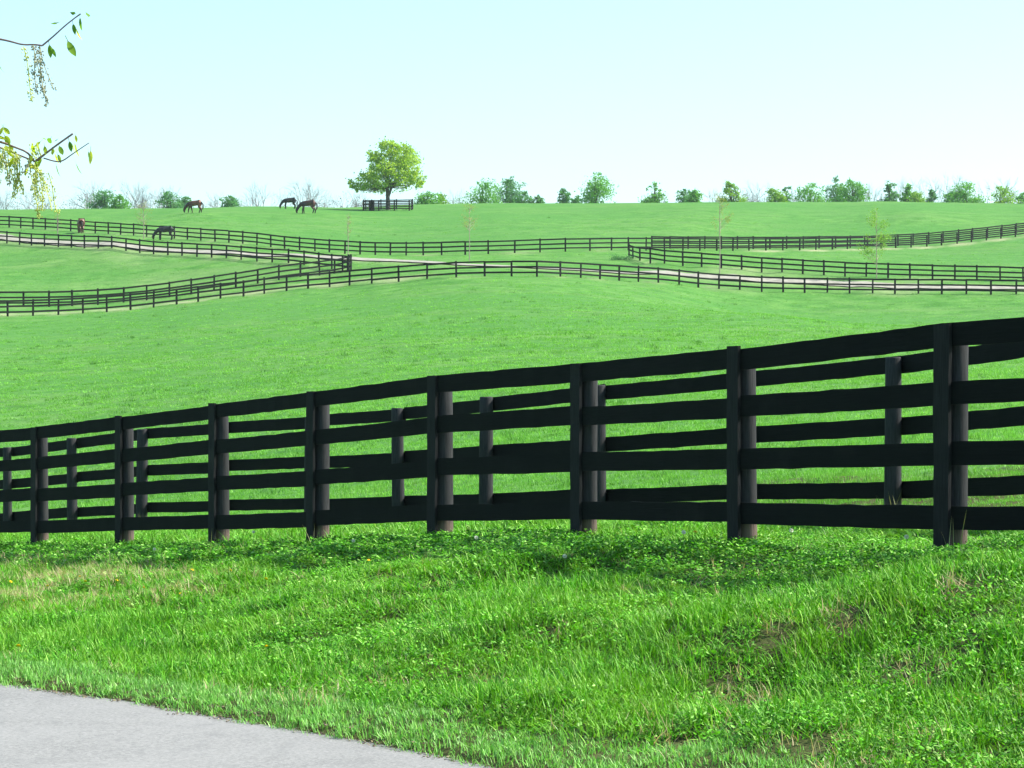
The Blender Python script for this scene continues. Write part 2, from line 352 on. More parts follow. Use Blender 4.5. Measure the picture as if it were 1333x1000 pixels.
# ------------------------------------------------------------------ road and farm track
m, nt, out = newmat('worn_asphalt')
geo = N(nt, 'ShaderNodeNewGeometry'); pos = geo.outputs['Position']
a1 = noise(nt, 55, 5, 0.85, pos); a2 = noise(nt, 0.9, 4, 0.6, pos); a3 = noise(nt, 5, 5, 0.75, scaled(nt, pos, (1.0, 0.6, 1)))
c = ramp(nt, a1.outputs['Fac'], [(0.38, (0.12, 0.12, 0.114)), (0.62, (0.27, 0.264, 0.25))]).outputs[0]
c = mix(nt, ramp(nt, a2.outputs['Fac'], [(0.35, (0, 0, 0)), (0.7, (0.5, 0.5, 0.5))]).outputs[0], c, (0.255, 0.25, 0.238))
c = mix(nt, ramp(nt, a3.outputs['Fac'], [(0.52, (0, 0, 0)), (0.66, (0.45, 0.45, 0.45))]).outputs[0], c, (0.145, 0.143, 0.138))
p = N(nt, 'ShaderNodeBsdfPrincipled'); nt.links.new(c, p.inputs['Base Color']); p.inputs['Roughness'].default_value = 0.85
p.inputs['Specular IOR Level'].default_value = 0.25
b1 = N(nt, 'ShaderNodeBump'); b1.inputs['Strength'].default_value = 0.35; b1.inputs['Distance'].default_value = 0.008
nt.links.new(a1.outputs['Fac'], b1.inputs['Height']); nt.links.new(b1.outputs[0], p.inputs['Normal'])
nt.links.new(p.outputs[0], out.inputs[0]); M['asphalt'] = m
xs = np.concatenate([np.linspace(-70, -4.2, 30), np.linspace(-4, 2, 240), np.linspace(2.2, 34, 40)])
jag = (vnoise(xs*3, xs*0, 31)-0.5)*0.10+(vnoise(xs*11, xs*0, 32)-0.5)*0.05
V = []; Fc = []
for x, j in zip(xs, jag):
    y = float(np.interp(x, ex, ey))+0.05+j
    V += [(x, y, -0.03), (x, y, 0.002), (x-2.0, y-2.2, 0.022), (x-4.0, y-4.4, 0.004)]
for i in range(len(xs)-1):
    for k in range(3): Fc.append((4*i+k, 4*i+4+k, 4*i+5+k, 4*i+1+k)[::-1])
road = link('road', mesh_np('road', V, Fc, M['asphalt'])); tag(road, 'pale grey asphalt road edge at the lower left', kind='structure'); road['category'] = 'road'

M['gravel'] = mat_simple('pale_gravel', (0.25, 0.238, 0.19), 0.9, 0.3, 1.2, 0.0, 'Object')
def resample(pts, step):
    out = [pts[0]]; 
    for a, b in zip(pts, pts[1:]):
        n = max(1, int(round(math.hypot(b[0]-a[0], b[1]-a[1])/step)))
        for i in range(1, n+1): out.append((a[0]+(b[0]-a[0])*i/n, a[1]+(b[1]-a[1])*i/n))
    return out
tp = resample(TR, 1.0)
for _ in range(12): tp = [tp[0]]+[((a[0]+2*b[0]+c[0])/4, (a[1]+2*b[1]+c[1])/4) for a, b, c in zip(tp, tp[1:], tp[2:])]+[tp[-1]]
V = []; Fc = []
lx = []; ly = []
for i, (x, y) in enumerate(tp):
    a = tp[max(0, i-1)]; b = tp[min(len(tp)-1, i+1)]
    tx, ty = b[0]-a[0], b[1]-a[1]; L = math.hypot(tx, ty); nx, ny = -ty/L, tx/L
    for k in range(7):
        o = (k-3)/3*(1.15+0.35*random.random()*(k in (0, 6)))
        lx.append(x+nx*o); ly.append(y+ny*o)
lz = T(np.array(lx), np.array(ly))+0.10
for i in range(len(tp)-1):
    for k in range(6): Fc.append((7*i+k, 7*i+7+k, 7*i+8+k, 7*i+1+k))
track = link('gravel_track', mesh_np('gravel_track', np.column_stack([lx, ly, lz]), Fc, M['gravel'], True))
tag(track, 'pale gravel farm track running between the far board fences', kind='structure'); track['category'] = 'track'

# ------------------------------------------------------------------ near four-board fence (front) and its twin behind
def rough_board(L, h, t, seed, wavy=0.0022, mat='board'):
    """a sawn board along +X from 0 to L, its edges a little uneven"""
    r = random.Random(seed); n = 14; V = []; Fc = []
    for i in range(n+1):
        x = L*i/n; up = r.uniform(-wavy, wavy); lo = r.uniform(-wavy, wavy); w = r.uniform(-0.003, 0.003)
        sag = -0.006*math.sin(math.pi*i/n)*r.random()
        V += [(x, -t/2+w, -h/2+lo+sag), (x, t/2+w, -h/2+lo+sag), (x, t/2+w, h/2+up+sag), (x, -t/2+w, h/2+up+sag)]
    for i in range(n):
        for k in range(4): Fc.append((4*i+k, 4*i+(k+1) % 4, 4*i+4+(k+1) % 4, 4*i+4+k)[::-1])
    Fc += [(0, 1, 2, 3), (4*n+3, 4*n+2, 4*n+1, 4*n)]
    return mesh_np('board', V, Fc, M[mat])
def round_post(h, r, seed, sides=14):
    rr = random.Random(seed); V = []; Fc = []
    zs = [-0.25, -0.02, 0.03, h*0.25, h*0.5, h*0.75, h-0.015, h]
    ph = rr.random()*6; lean = (rr.uniform(-.012, .012), rr.uniform(-.012, .012))
    for i, z in enumerate(zs):
        q = r*(1.08-0.10*z/h)*(0.9 if i == len(zs)-1 else 1)
        for k in range(sides):
            a = 2*math.pi*k/sides; w = q*(1+0.035*math.sin(3*a+ph+z)+0.02*rr.uniform(-1, 1))
            V.append((w*math.cos(a)+lean[0]*z, w*math.sin(a)+lean[1]*z, z))
    for i in range(len(zs)-1):
        for k in range(sides): Fc.append((i*sides+k, i*sides+(k+1) % sides, (i+1)*sides+(k+1) % sides, (i+1)*sides+k))
    Fc.append(tuple((len(zs)-1)*sides+k for k in range(sides)))
    return mesh_np('post', V, Fc, M['post'], True)
def basis(a, b):
    """rotation with X along a->b and Z as upright as possible"""
    x = (b-a).normalized(); y = Vector((0, 0, 1)).cross(x).normalized(); z = x.cross(y)
    return Matrix((x, y, z)).transposed().to_quaternion()

def near_fence(name, pxs, ds, heights, post_h, side, batten, label, seed, hs=None):
    """side = -1: boards on the camera's side of the posts, +1: on the field side"""
    pts = [Vector(((px-CX)/F*d, d, 0)) for px, d in zip(pxs, ds)]
    for p_ in pts: p_.z = Tz(p_.x, p_.y)
    n = len(pts)
    # smooth the top line so the rails run straight from post to post
    root = empty(name, pts[0]); tag(root, label, 'fence')
    o0 = pts[0].copy()
    r = random.Random(seed)
    pr = 0.072
    dirs = []
    for i in range(n):
        a = pts[max(0, i-1)]; b = pts[min(n-1, i+1)]
        t = Vector((b.x-a.x, b.y-a.y, 0)).normalized()         # along the fence, away to the left
        nrm = Vector((-t.y, t.x, 0))                           # points to the camera's side (left of travel)
        if nrm.y > 0: nrm = -nrm
        dirs.append((t, nrm))
    for i in range(n):
        t, nrm = dirs[i]
        f_h = hs[i]/1.44 if hs else 1.0
        hh = post_h*f_h-0.012+r.uniform(-0.015, 0.008)
        rad = pr*r.uniform(0.94, 1.12)
        o = link('post', round_post(hh, rad, seed*100+i), root); o.location = pts[i]-o0
        if batten:
            bm = rough_board(post_h*f_h+0.008-0.03+r.uniform(-0.01, 0.012), 0.15, 0.025, seed*50+i, 0.003, 'batten')
            bb = link('batten', bm, root)
            bb.location = pts[i]-o0-nrm*side*(-1)*0  + nrm*(pr+0.025+0.0145) + Vector((0, 0, 0.03))
            q = Matrix((Vector((0, 0, 1)), nrm, Vector((0, 0, 1)).cross(nrm))).transposed().to_quaternion()
            bb.rotation_mode = 'QUATERNION'; bb.rotation_quaternion = q
    for i in range(n-1):
        for k, hgt in enumerate(heights):
            off0 = dirs[i][1]*(-side)*(pr+0.0125)
            off1 = dirs[i+1][1]*(-side)*(pr+0.0125)
            f0, f1 = (hs[i]/1.44, hs[i+1]/1.44) if hs else (1, 1)
            a = pts[i]+off0+Vector((0, 0, hgt*f0+r.uniform(-.012, .012))); b = pts[i+1]+off1+Vector((0, 0, hgt*f1+r.uniform(-.012, .012)))
            L = (b-a).length
            me = rough_board(L-0.006, 0.147+r.uniform(-.006, .007), 0.025, seed*1000+i*7+k)
            o = link('rail', me, root); o.location = a-o0
            o.rotation_mode = 'QUATERNION'; o.rotation_quaternion = basis(a, b)
    return root
def extend(pxs, ds, n):                             # both fences run on past the right edge of the view
    x, y = (pxs[0]-CX)/F*ds[0], ds[0]; P2, D2 = [], []
    for k in range(n, 0, -1): P2.append(CX+F*(x+1.21*k)/(y-2.12*k)); D2.append(y-2.12*k)
    return P2+list(pxs), D2+list(ds)
fpx, fdd = extend(front_px, front_d, 3); bpx, bdd = extend(back_px, back_d, 4)
near_fence('roadside_fence', fpx, fdd, [1.365, 1.005, 0.630, 0.245], 1.435, -1, True,
           'big black four-board fence nearest the road, battens over its rail joints', 1, [1.47]*3+front_h)
near_fence('paddock_fence', bpx, bdd, [1.36, 0.84, 0.31], 1.445, 1, False,
           'black three-board fence running close behind the big roadside fence', 2)

# ------------------------------------------------------------------ far board fences
def unit_box():
    V = [(0, -.5, -.5), (1, -.5, -.5), (1, .5, -.5), (0, .5, -.5), (0, -.5, .5), (1, -.5, .5), (1, .5, .5), (0, .5, .5)]
    return mesh_np('far_rail', V, [(0, 3, 2, 1), (4, 5, 6, 7), (0, 1, 5, 4), (1, 2, 6, 5), (2, 3, 7, 6), (3, 0, 4, 7)], M['far_fence'])
RAIL = unit_box()
V = []; Fc = []
tube(V, Fc, [Vector((0, 0, -0.3)), Vector((0, 0, 0.98)), Vector((0, 0, 1.0))], [0.5, 0.48, 0.40], 8)
POST = mesh_np('far_post', V, Fc, M['far_fence'])
def far_fence(name, label, xy, h=1.36, heights=(1.26, 0.80, 0.34), pd=0.175, bh=0.15, side=-1, seed=0, closed=False, group=None):
    r = random.Random(seed)
    if closed: xy = xy+[xy[0]]
    X = np.array([p[0] for p in xy]); Y = np.array([p[1] for p in xy]); Z = T(X, Y)
    if not closed and len(Z) > 4:
        for _ in range(2): Z[1:-1] = (Z[:-2]+2*Z[1:-1]+Z[2:])/4
    pts = [Vector((a, b, c)) for a, b, c in zip(X, Y, Z)]
    o0 = pts[0].copy(); root = empty(name, o0); tag(root, label, 'fence', group)
    for i, p_ in enumerate(pts[:-1] if closed else pts):
        o = link('post', POST, root); o.location = p_-o0; o.scale = (pd*r.uniform(.9, 1.12), pd*r.uniform(.9, 1.12), h*r.uniform(.97, 1.05))
        o.rotation_euler = (r.uniform(-.02, .02), r.uniform(-.02, .02), r.random()*3)
    for a, b in zip(pts, pts[1:]):
        t = (b-a); t.z = 0
        if t.length < 0.05: continue
        t.normalize(); nm = Vector((-t.y, t.x, 0))
        if nm.y > 0: nm = -nm
        for hg in heights:
            s = a+nm*(-side)*(-1)*(-(pd/2+0.02))*(-1)*(1) if False else a+nm*(pd/2+0.01)*(-side)
            e = b+nm*(pd/2+0.01)*(-side)
            s = s+Vector((0, 0, hg+r.uniform(-.02, .02))); e = e+Vector((0, 0, hg+r.uniform(-.02, .02)))
            o = link('rail', RAIL, root); o.location = s-o0
            o.scale = ((e-s).length, 0.03, bh*r.uniform(.92, 1.08)); o.rotation_mode = 'QUATERNION'; o.rotation_quaternion = basis(s, e)
    return root
far_fence('board_fence', 'long dark fence in front of the gravel track, bounding the wide near pasture', XY['D'], seed=1)
far_fence('board_fence', 'dark fence along the left gravel track, running down to the corner by the lane', XY['B'], seed=2)
far_fence('board_fence', 'dark fence on the lower side of the wedge-shaped paddock at the left', XY['C'], seed=3)
far_fence('board_fence', 'uppermost dark fence on the left and centre hillside, below the ridge horses', XY['A'], seed=4)
far_fence('board_fence', 'dark fence rising to the right edge over a strip of dry grass', XY['E'], seed=5)
far_fence('board_fence', 'dark fence just uphill of and parallel to the one rising over dry grass', [(x+0.8, y+3.6) for x, y in XY['E'][1:]], seed=6)
far_fence('board_fence', 'dark fence on the right between the gravel track and the upper paddock', XY['F'], seed=7)
far_fence('corner_fence', 'short dark fence closing the corner between the lane fences on the left', [XY['B'][-1], (XY['B'][-1][0]+0.25, XY['B'][-1][1]-0.7), (XY['C'][-1][0], XY['C'][-1][1]-1.5)], h=1.5, heights=(1.3, 0.82, 0.36), seed=8)

# ------------------------------------------------------------------ trees on and behind the ridge
M['bark'] = mat_simple('bark', (0.085, 0.07, 0.058), 0.9, 0.35, 6.0, 0.4)
M['bare_bark'] = mat_simple('bare_grey_bark', (0.24, 0.215, 0.215), 0.9, 0.25, 3.0)
M['sap_bark'] = mat_simple('sapling_bark', (0.36, 0.29, 0.23), 0.85, 0.2, 5.0)
M['leaf_maple'] = mat_leaf('maple_spring_leaves', (0.20, 0.37, 0.03), (0.33, 0.47, 0.05), (0.46, 0.54, 0.12), 0.52)
M['leaf_mid'] = mat_leaf('mid_green_leaves', (0.075, 0.25, 0.035), (0.14, 0.37, 0.055), (0.20, 0.43, 0.08), 0.42)
M['leaf_dark'] = mat_leaf('dark_green_leaves', (0.055, 0.19, 0.06), (0.10, 0.28, 0.085), (0.14, 0.34, 0.11), 0.4)
M['leaf_yel'] = mat_leaf('yellow_green_leaves', (0.13, 0.29, 0.02), (0.21, 0.39, 0.04), (0.27, 0.41, 0.06), 0.42)
M['leaf_sap'] = mat_leaf('sapling_leaves', (0.22, 0.27, 0.05), (0.30, 0.33, 0.07), (0.36, 0.28, 0.12), 0.45)
M['leaf_grey'] = mat_leaf('leafless_wood', (0.13, 0.125, 0.13), (0.18, 0.165, 0.165), None, 0.1)

def leaf_cloud(blobs, n, size, seed, per=22, sig=0.30, shell=0.75, flat=0.0):
    """leaf-sized quads gathered in clumps over the blobs (centre, radii)"""
    g = np.random.default_rng(seed)
    C = np.array([b[0] for b in blobs], float); Rr = np.array([b[1] for b in blobs], float)
    w = (Rr.prod(1))**(2/3); w /= w.sum()
    nc = max(1, n//per); bi = g.choice(len(blobs), nc, p=w)
    dv = g.normal(size=(nc, 3)); dv /= np.linalg.norm(dv, axis=1)[:, None]
    rad = 1-shell*g.random(nc)**1.8
    cc = C[bi]+dv*Rr[bi]*rad[:, None]
    sc_ = (Rr[bi].mean(1)*sig*g.uniform(0.6, 1.3, nc))
    k = np.repeat(np.arange(nc), per)
    pos = cc[k]+g.normal(size=(len(k), 3))*sc_[k][:, None]*np.array([1, 1, 0.7])
    nrm = dv[k]*0.6+g.normal(size=(len(k), 3)); nrm /= np.linalg.norm(nrm, axis=1)[:, None]
    ax = np.cross(nrm, g.normal(size=(len(k), 3))); ax /= np.linalg.norm(ax, axis=1)[:, None]
    ay = np.cross(nrm, ax)
    s = size*g.uniform(0.6, 1.35, len(k))[:, None]
    bend = nrm*s*0.18
    v = np.stack([pos-ax*s, pos-ay*s*0.6+bend, pos+ax*s, pos+ay*s*0.6+bend], 1).reshape(-1, 3)
    f = np.arange(len(v)).reshape(-1, 4)
    return v, f
def limbs(start, ends, r0, seed, n=6, bend=0.3):
    """limbs curving from a start point to each end"""
    r = random.Random(seed); V = []; Fc = []
    for e, rr in ends:
        m_ = (start+e)/2+Vector((r.uniform(-bend, bend), r.uniform(-bend, bend), r.uniform(-bend, 0.2)))
        pts = [start.lerp(m_, t*2) if t < 0.5 else m_.lerp(e, t*2-1) for t in (0, .25, .5, .75, 1)]
        tube(V, Fc, pts, [rr, rr*.8, rr*.62, rr*.42, rr*.2], n)
    return V, Fc

def leafy_tree(name, label, px, py_top, d, width_px, kind, shape, seed, group='leafy trees along the ridge', cat='tree', n=2600):
    r = random.Random(seed)
    x = (px-CX)/F*d; zb = Tz(x, d); base = Vector((x, d, zb))
    H = P(px, py_top, d).z-zb; Wd = 1.30*width_px/F*d/2
    root = empty(name, base); tag(root, label, cat, group)
    vis = min(H*0.9, max(Wd*1.7, 0.62*H)); z0 = H-vis
    blobs = []
    nb = 13
    for i in range(nb):
        t = (i+0.5)/nb; zz = z0+vis*(0.10+0.80*t)
        if shape == 'cone': w = Wd*(1.05-0.82*t)
        elif shape == 'oval': w = Wd*(0.55+0.6*math.sin(math.pi*min(1, 0.15+0.85*t)))*(0.9 if t < .8 else 0.6)
        else: w = Wd*math.sqrt(max(0.15, 1-((t-0.42)/0.62)**2))
        a = r.random()*6.28; off = w*r.uniform(0.25, 0.66)
        rr = w*r.uniform(0.38, 0.55)+0.12
        blobs.append(((off*math.cos(a), off*math.sin(a)*0.8, min(zz, H-rr*0.8)), (rr, rr, rr*r.uniform(0.65, 0.95))))
    blobs.append(((r.uniform(-.1, .1)*Wd, 0, H-vis*0.12), (Wd*0.28, Wd*0.28, vis*0.12)))
    for s in (-1, 1): blobs.append(((s*Wd*r.uniform(.62, .75), r.uniform(-.3, .3), z0+vis*r.uniform(.2, .45)), (Wd*.3, Wd*.3, Wd*.24)))
    v, f = leaf_cloud(blobs, n, 0.17, seed, per=20, sig=0.34)
    link('crown', mesh_np('crown', v, f, M[kind]), root)
    V = []; Fc = []
    tr = 0.035*H+0.04
    tube(V, Fc, [Vector((0, 0, -0.3)), Vector((0.03, 0, z0*0.6)), Vector((-.03, .02, z0+vis*.3)), Vector((0, 0, H*0.86))], [tr, tr*.8, tr*.6, tr*.15], 7)
    trunk = link('trunk', mesh_np('trunk', V, Fc, M['bark']), root)
    V, Fc = limbs(Vector((0, 0, z0+vis*.12)), [(Vector(b[0]), tr*.35) for b in blobs[2:11]], tr, seed, 5, 0.2)
    link('limb', mesh_np('limb', V, Fc, M['bark']), trunk)
    return root
G1 = 'leafy trees along the ridge'
ridge = [  # column, top row, distance, width, leaves, shape, label
    (136, 246, 455, 30, 'leaf_dark', 'round', 'dark green rounded tree on the left ridge, left one of the touching pair'),
    (155, 252, 450, 27, 'leaf_mid', 'round', 'lighter green low tree on the left ridge, right one of the touching pair'),
    (222, 250, 455, 30, 'leaf_dark', 'round', 'low dark green tree on the ridge just left of the bay horse'),
    (240, 253, 462, 24, 'leaf_dark', 'round', 'low dark green tree on the ridge behind the bay horse'),
    (301, 254, 450, 26, 'leaf_dark', 'round', 'tiny sparse green tree alone on the ridge right of the bay horse'),
    (557, 249, 450, 26, 'leaf_mid', 'round', 'small green tree on the ridge just right of the lone big tree'),
    (572, 252, 455, 22, 'leaf_yel', 'round', 'small yellow-green tree second to the right of the lone big tree'),
    (628, 235, 450, 48, 'leaf_mid', 'round', 'broad green tree, left half of the big clump near the middle'),
    (660, 231, 462, 38, 'leaf_dark', 'round', 'taller dark green tree, right half of the big clump near the middle'),
    (683, 250, 458, 24, 'leaf_dark', 'round', 'low dark bush-like tree at the right foot of the middle clump'),
    (702, 254, 458, 16, 'leaf_dark', 'round', 'tiny dark tree alone right of the middle clump'),
    (733, 243, 455, 25, 'leaf_dark', 'cone', 'small pointed dark green tree just left of the tallest oval one'),
    (752, 254, 460, 16, 'leaf_dark', 'round', 'very low dark tree at the left foot of the tallest oval one'),
    (775, 222, 450, 42, 'leaf_mid', 'oval', 'tall oval green tree, the tallest of the ridge right of centre'),
    (852, 236, 452, 34, 'leaf_mid', 'cone', 'pointed green tree standing alone between oval tree and low double one'),
    (890, 246, 455, 24, 'leaf_dark', 'round', 'dark low tree, left one of the low double pair'),
    (907, 247, 450, 22, 'leaf_mid', 'round', 'brighter green low tree, right one of the low double pair'),
    (952, 235, 450, 34, 'leaf_yel', 'cone', 'yellow-green pointed tree behind the tallest thin sapling'),
    (1009, 245, 450, 26, 'leaf_yel', 'round', 'small yellow-green tree in front of the low grey wood'),
    (1024, 240, 470, 24, 'leaf_dark', 'cone', 'thin dark tree just right of the low grey wood'),
    (1055, 238, 452, 40, 'leaf_mid', 'round', 'rounded green tree left of the big twin-topped clump on the right'),
    (1090, 229, 462, 30, 'leaf_dark', 'oval', 'tall dark green tree, left half of the twin-topped clump on the right'),
    (1110, 232, 452, 32, 'leaf_mid', 'round', 'bright green tree, right half of the twin-topped clump on the right'),
    (1158, 235, 455, 26, 'leaf_dark', 'cone', 'dark pointed tree straight above the bushy yellow sapling'),
    (1181, 240, 452, 20, 'leaf_mid', 'cone', 'small pointed green tree third from the twin-topped clump'),
    (1197, 250, 448, 24, 'leaf_yel', 'round', 'low yellow-green tree under the tall bare trees at right'),
    (1213, 245, 455, 20, 'leaf_dark', 'cone', 'small pointed dark tree under the tall bare trees at right'),
    (1240, 248, 460, 24, 'leaf_dark', 'round', 'low dark tree at the left foot of the last big round one'),
    (1257, 237, 452, 38, 'leaf_mid', 'round', 'big round green tree, last but one before the right edge'),
    (1302, 243, 450, 44, 'leaf_yel', 'round', 'wide yellow-green tree close to the right edge'),
    (1332, 250, 455, 22, 'leaf_mid', 'round', 'low green tree cut by the right edge of the picture'),
]
for i, (px, top, d, w, kd, shp, lab) in enumerate(ridge):
    leafy_tree('ridge_tree', lab, px, top, d, w, kd, shp, 100+i, G1, n=1500+int(w*38))

# the lone maple and its pen
dm = 364.0; xm = (505-CX)/F*dm; bm_ = Vector((xm, dm, Tz(xm, dm))); s_ = dm/F
def rel(px, py, dy=0.0): return Vector(((px-505)*s_, dy, P(px, py, dm).z-bm_.z))
maple = empty('maple_tree', bm_); tag(maple, 'lone big yellow-green spreading tree on the ridge inside a small pen', 'tree')
bl = [(520, 200, 17, 15), (504, 194, 14, 12), (513, 188, 8, 8), (528, 210, 18, 17), (498, 212, 16, 14), (489, 205, 9, 12), (535, 224, 15, 13), (512, 222, 20, 15), (492, 226, 17, 13), (477, 233, 14, 9), (464, 241, 10, 7), (480, 243, 16, 6), (500, 240, 16, 9), (524, 236, 17, 10), (541, 240, 12, 7), (549, 236, 6, 8), (530, 196, 7, 9), (458, 243, 6, 4)]
blobs = []
rr = random.Random(5)
for k, (px, py, rx, ry) in enumerate(bl):
    for dy in (-2.4, 0.2, 2.5):
        q = rel(px+rr.uniform(-3, 3), py+rr.uniform(-2, 2), dy*(0.55 if py < 215 else 1.0)+rr.uniform(-.4, .4))
        f_ = 0.86 if dy else 1
        blobs.append(((q.x, q.y, q.z), (rx*s_*f_, rx*s_*0.9*f_, ry*s_*f_)))
v, f = leaf_cloud(blobs, 14500, 0.145, 3, per=24, sig=0.24, shell=0.6)
link('crown', mesh_np('maple_crown', v, f, M['leaf_maple']), maple)
V = []; Fc = []
tube(V, Fc, [rel(505, 276), rel(505, 262), rel(504.5, 252), rel(503.5, 240)], [.36, .30, .27, .2], 9)
tube(V, Fc, [rel(505.5, 256), rel(509, 246), rel(515, 233), rel(521, 218)], [.2, .17, .13, .06], 8)
trunk = link('trunk', mesh_np('maple_trunk', V, Fc, M['bark'], True), maple)
V, Fc = limbs(rel(504, 244), [(Vector(b[0]), .10) for b in blobs[::2]], .1, 4, 5, 0.5)
link('limb', mesh_np('maple_limbs', V, Fc, M['bark']), trunk)
pc = (xm+0.0, dm-1.0)
pen = []
for (ax_, ay_) in [(-3.25, -2.6), (-1.1, -2.75), (1.1, -2.85), (3.2, -3.0), (3.45, -0.9), (3.5, 1.2), (3.4, 3.2), (1.1, 3.3), (-1.1, 3.4), (-3.3, 3.4), (-3.5, 1.3), (-3.4, -0.7)]:
    pen.append((pc[0]+ax_, pc[1]+ay_))
pen_root = far_fence('tree_pen', 'small square dark board pen around the lone big tree on the ridge', pen, h=1.4, heights=(1.28, 0.82, 0.34), pd=0.18, bh=0.15, seed=21, closed=True)
gx, gy = pc[0]-2.1, pc[1]-2.95; gz = Tz(gx, gy)
for k in range(3):
    o = link('gate_post', POST, pen_root); o.location = Vector((gx+k*0.26-.26, gy+0.05*(k % 2), gz))-pen_root.location; o.scale = (0.27, 0.27, 1.5+0.12*(k == 1))

# leafless trees
def bare_mesh(seed, spread=0.5):
    r = random.Random(seed); V = []; Fc = []
    def grow(p_, dr, L, rad, lvl):
        pts = [p_]; q = p_; dd_ = dr.copy()
        for _ in range(3):
            dd_ = (dd_+Vector((r.uniform(-.16, .16), r.uniform(-.16, .16), r.uniform(-.05, .14)))).normalized()
            q = q+dd_*L/3; pts.append(q)
        tube(V, Fc, pts, [rad, rad*.85, rad*.7, rad*.55], 5 if lvl < 2 else 3, cap=False)
        if lvl >= 5: return
        nb = 3
        for k in range(nb+(lvl == 0)):
            a = r.random()*6.28; an = r.uniform(.25, .75)*(spread/0.5)
            t = dd_.orthogonal().normalized(); t.rotate(Quaternion(dd_, a))
            nd = (dd_*math.cos(an)+t*math.sin(an)).normalized()
            grow(pts[r.choice((2, 3, 3))], nd, L*r.uniform(.58, .82), rad*.55, lvl+1)
    grow(Vector((0, 0, -.3)), Vector((0, 0, 1)), 3.3, 0.17, 0)
    mz = max(v.z for v in V); V = [v*(10.0/mz) for v in V]
    return mesh_np('bare_tree', V, Fc, M['bare_bark'])
BARE_M = [bare_mesh(31+i, 0.42+0.1*(i % 3)) for i in range(5)]
bare_list = [
    (6, 246, 'pale leafless tree at the very left end of the ridge'),
    (27, 241, 'grey leafless tree on the ridge behind the hanging catkins, nearest the left edge'),
    (52, 243, 'grey leafless tree on the ridge behind the longest hanging catkins'),
    (84, 246, 'short leafless tree right of the hanging catkins'),
    (109, 233, 'thin leafless tree directly left of the touching dark green pair'),
    (170, 234, 'leafless tree directly right of the touching green pair on the left ridge'),
    (184, 230, 'tall wide leafless tree above the thin sapling on the left ridge'),
    (203, 236, 'leafless tree between the tall wide bare one and the low dark tree'),
    (226, 238, 'leafless tree rising out of the low dark tree left of the bay horse'),
    (304, 249, 'tiny leafless tree rising from the sparse green one on the ridge'),
    (347, 234, 'slanting leafless tree on the ridge left of the two dark horses'),
    (363, 242, 'small leafless tree just left of the upper dark horse'),
    (398, 229, 'leafless tree rising straight behind the lower dark bay horse'),
    (413, 236, 'leafless tree just right of the lower dark bay horse'),
    (444, 248, 'low leafless tree under the left tip of the lone big tree'),
    (464, 250, 'low leafless tree just left of the pen'),
    (546, 254, 'low leafless tree just right of the pen'),
    (590, 243, 'leafless tree directly left of the big middle clump'),
    (837, 246, 'faint leafless tree left of the lone pointed green tree'),
    (928, 243, 'faint leafless tree left of the yellow-green pointed tree'),
    (972, 243, 'faint leafless tree right of the yellow-green pointed tree'),
    (996, 231, 'tall leafless tree above the left end of the low grey wood'),
    (1016, 234, 'leafless tree above the right end of the low grey wood'),
    (1137, 231, 'dense leafless grey tree left of the dark pointed tree at right'),
    (1146, 237, 'small leafless tree touching the dark pointed tree at right'),
    (1188, 229, 'leftmost of the tall leafless group at right'),
    (1203, 232, 'second from the left in the tall leafless group at right'),
    (1218, 224, 'tallest of the leafless group at right'),
    (1242, 228, 'rightmost of the tall leafless group, left of the big round tree'),
    (1284, 231, 'leafless tree between the big round and the wide yellow-green tree'),
    (1330, 247, 'leafless tree cut by the right edge of the picture'),
]
for i, (px, top, lab) in enumerate(bare_list):
    d = 470+14*(i % 4); x = (px-CX)/F*d; z = Tz(x, d); H = P(px, top, d).z-z
    root = empty('bare_tree', (x, d, z)); tag(root, lab, 'tree', 'leafless trees along the ridge')
    o = link('trunk', BARE_M[i % 5], root); s = H/10.0; o.scale = (s*1.05, s*1.05, s); o.rotation_euler = (0, 0, i*1.7)
# low leafless woods just behind the ridge
def low_wood(label, p0, p1, top, seed, mat, n, var=1.0, d=500):
    r = random.Random(seed); blobs = []
    for px in range(p0, p1, 3):
        x = (px-CX)/F*d; z = Tz(x, d); hz = P(px, top+r.uniform(-1.6, 1.6)*var, d).z
        blobs.append(((x, d+r.uniform(-5, 5), z+(hz-z)*0.6), (1.0, 1.2, (hz-z)*0.40)))
    v, f = leaf_cloud(blobs, n, 0.13, seed, per=18, sig=0.4, shell=0.9)
    tag(link('far_wood', mesh_np('far_wood', v, f, M[mat])), label, 'wood', kind='stuff')
low_wood('low grey leafless wood just behind the ridge, right of centre', 968, 1050, 253.5, 77, 'leaf_grey', 9000)
low_wood('pale leafless wood behind the hanging catkins at the left', -20, 125, 259, 78, 'leaf_grey', 6500, 2.2, 520)
low_wood('mixed scrub filling in between the right ridge trees', 1030, 1345, 258, 79, 'leaf_grey', 6000, 2.0, 490)
low_wood('thin scrub between the horses and the pen', 420, 480, 261, 80, 'leaf_grey', 2200, 2.0, 490)
low_wood('thin scrub left of the middle tree clump', 540, 612, 257, 81, 'leaf_mid', 3000, 2.0, 490)
low_wood('thin grey scrub between the bare trees and bay horse', 165, 250, 260, 82, 'leaf_grey', 3500, 2.0, 490)

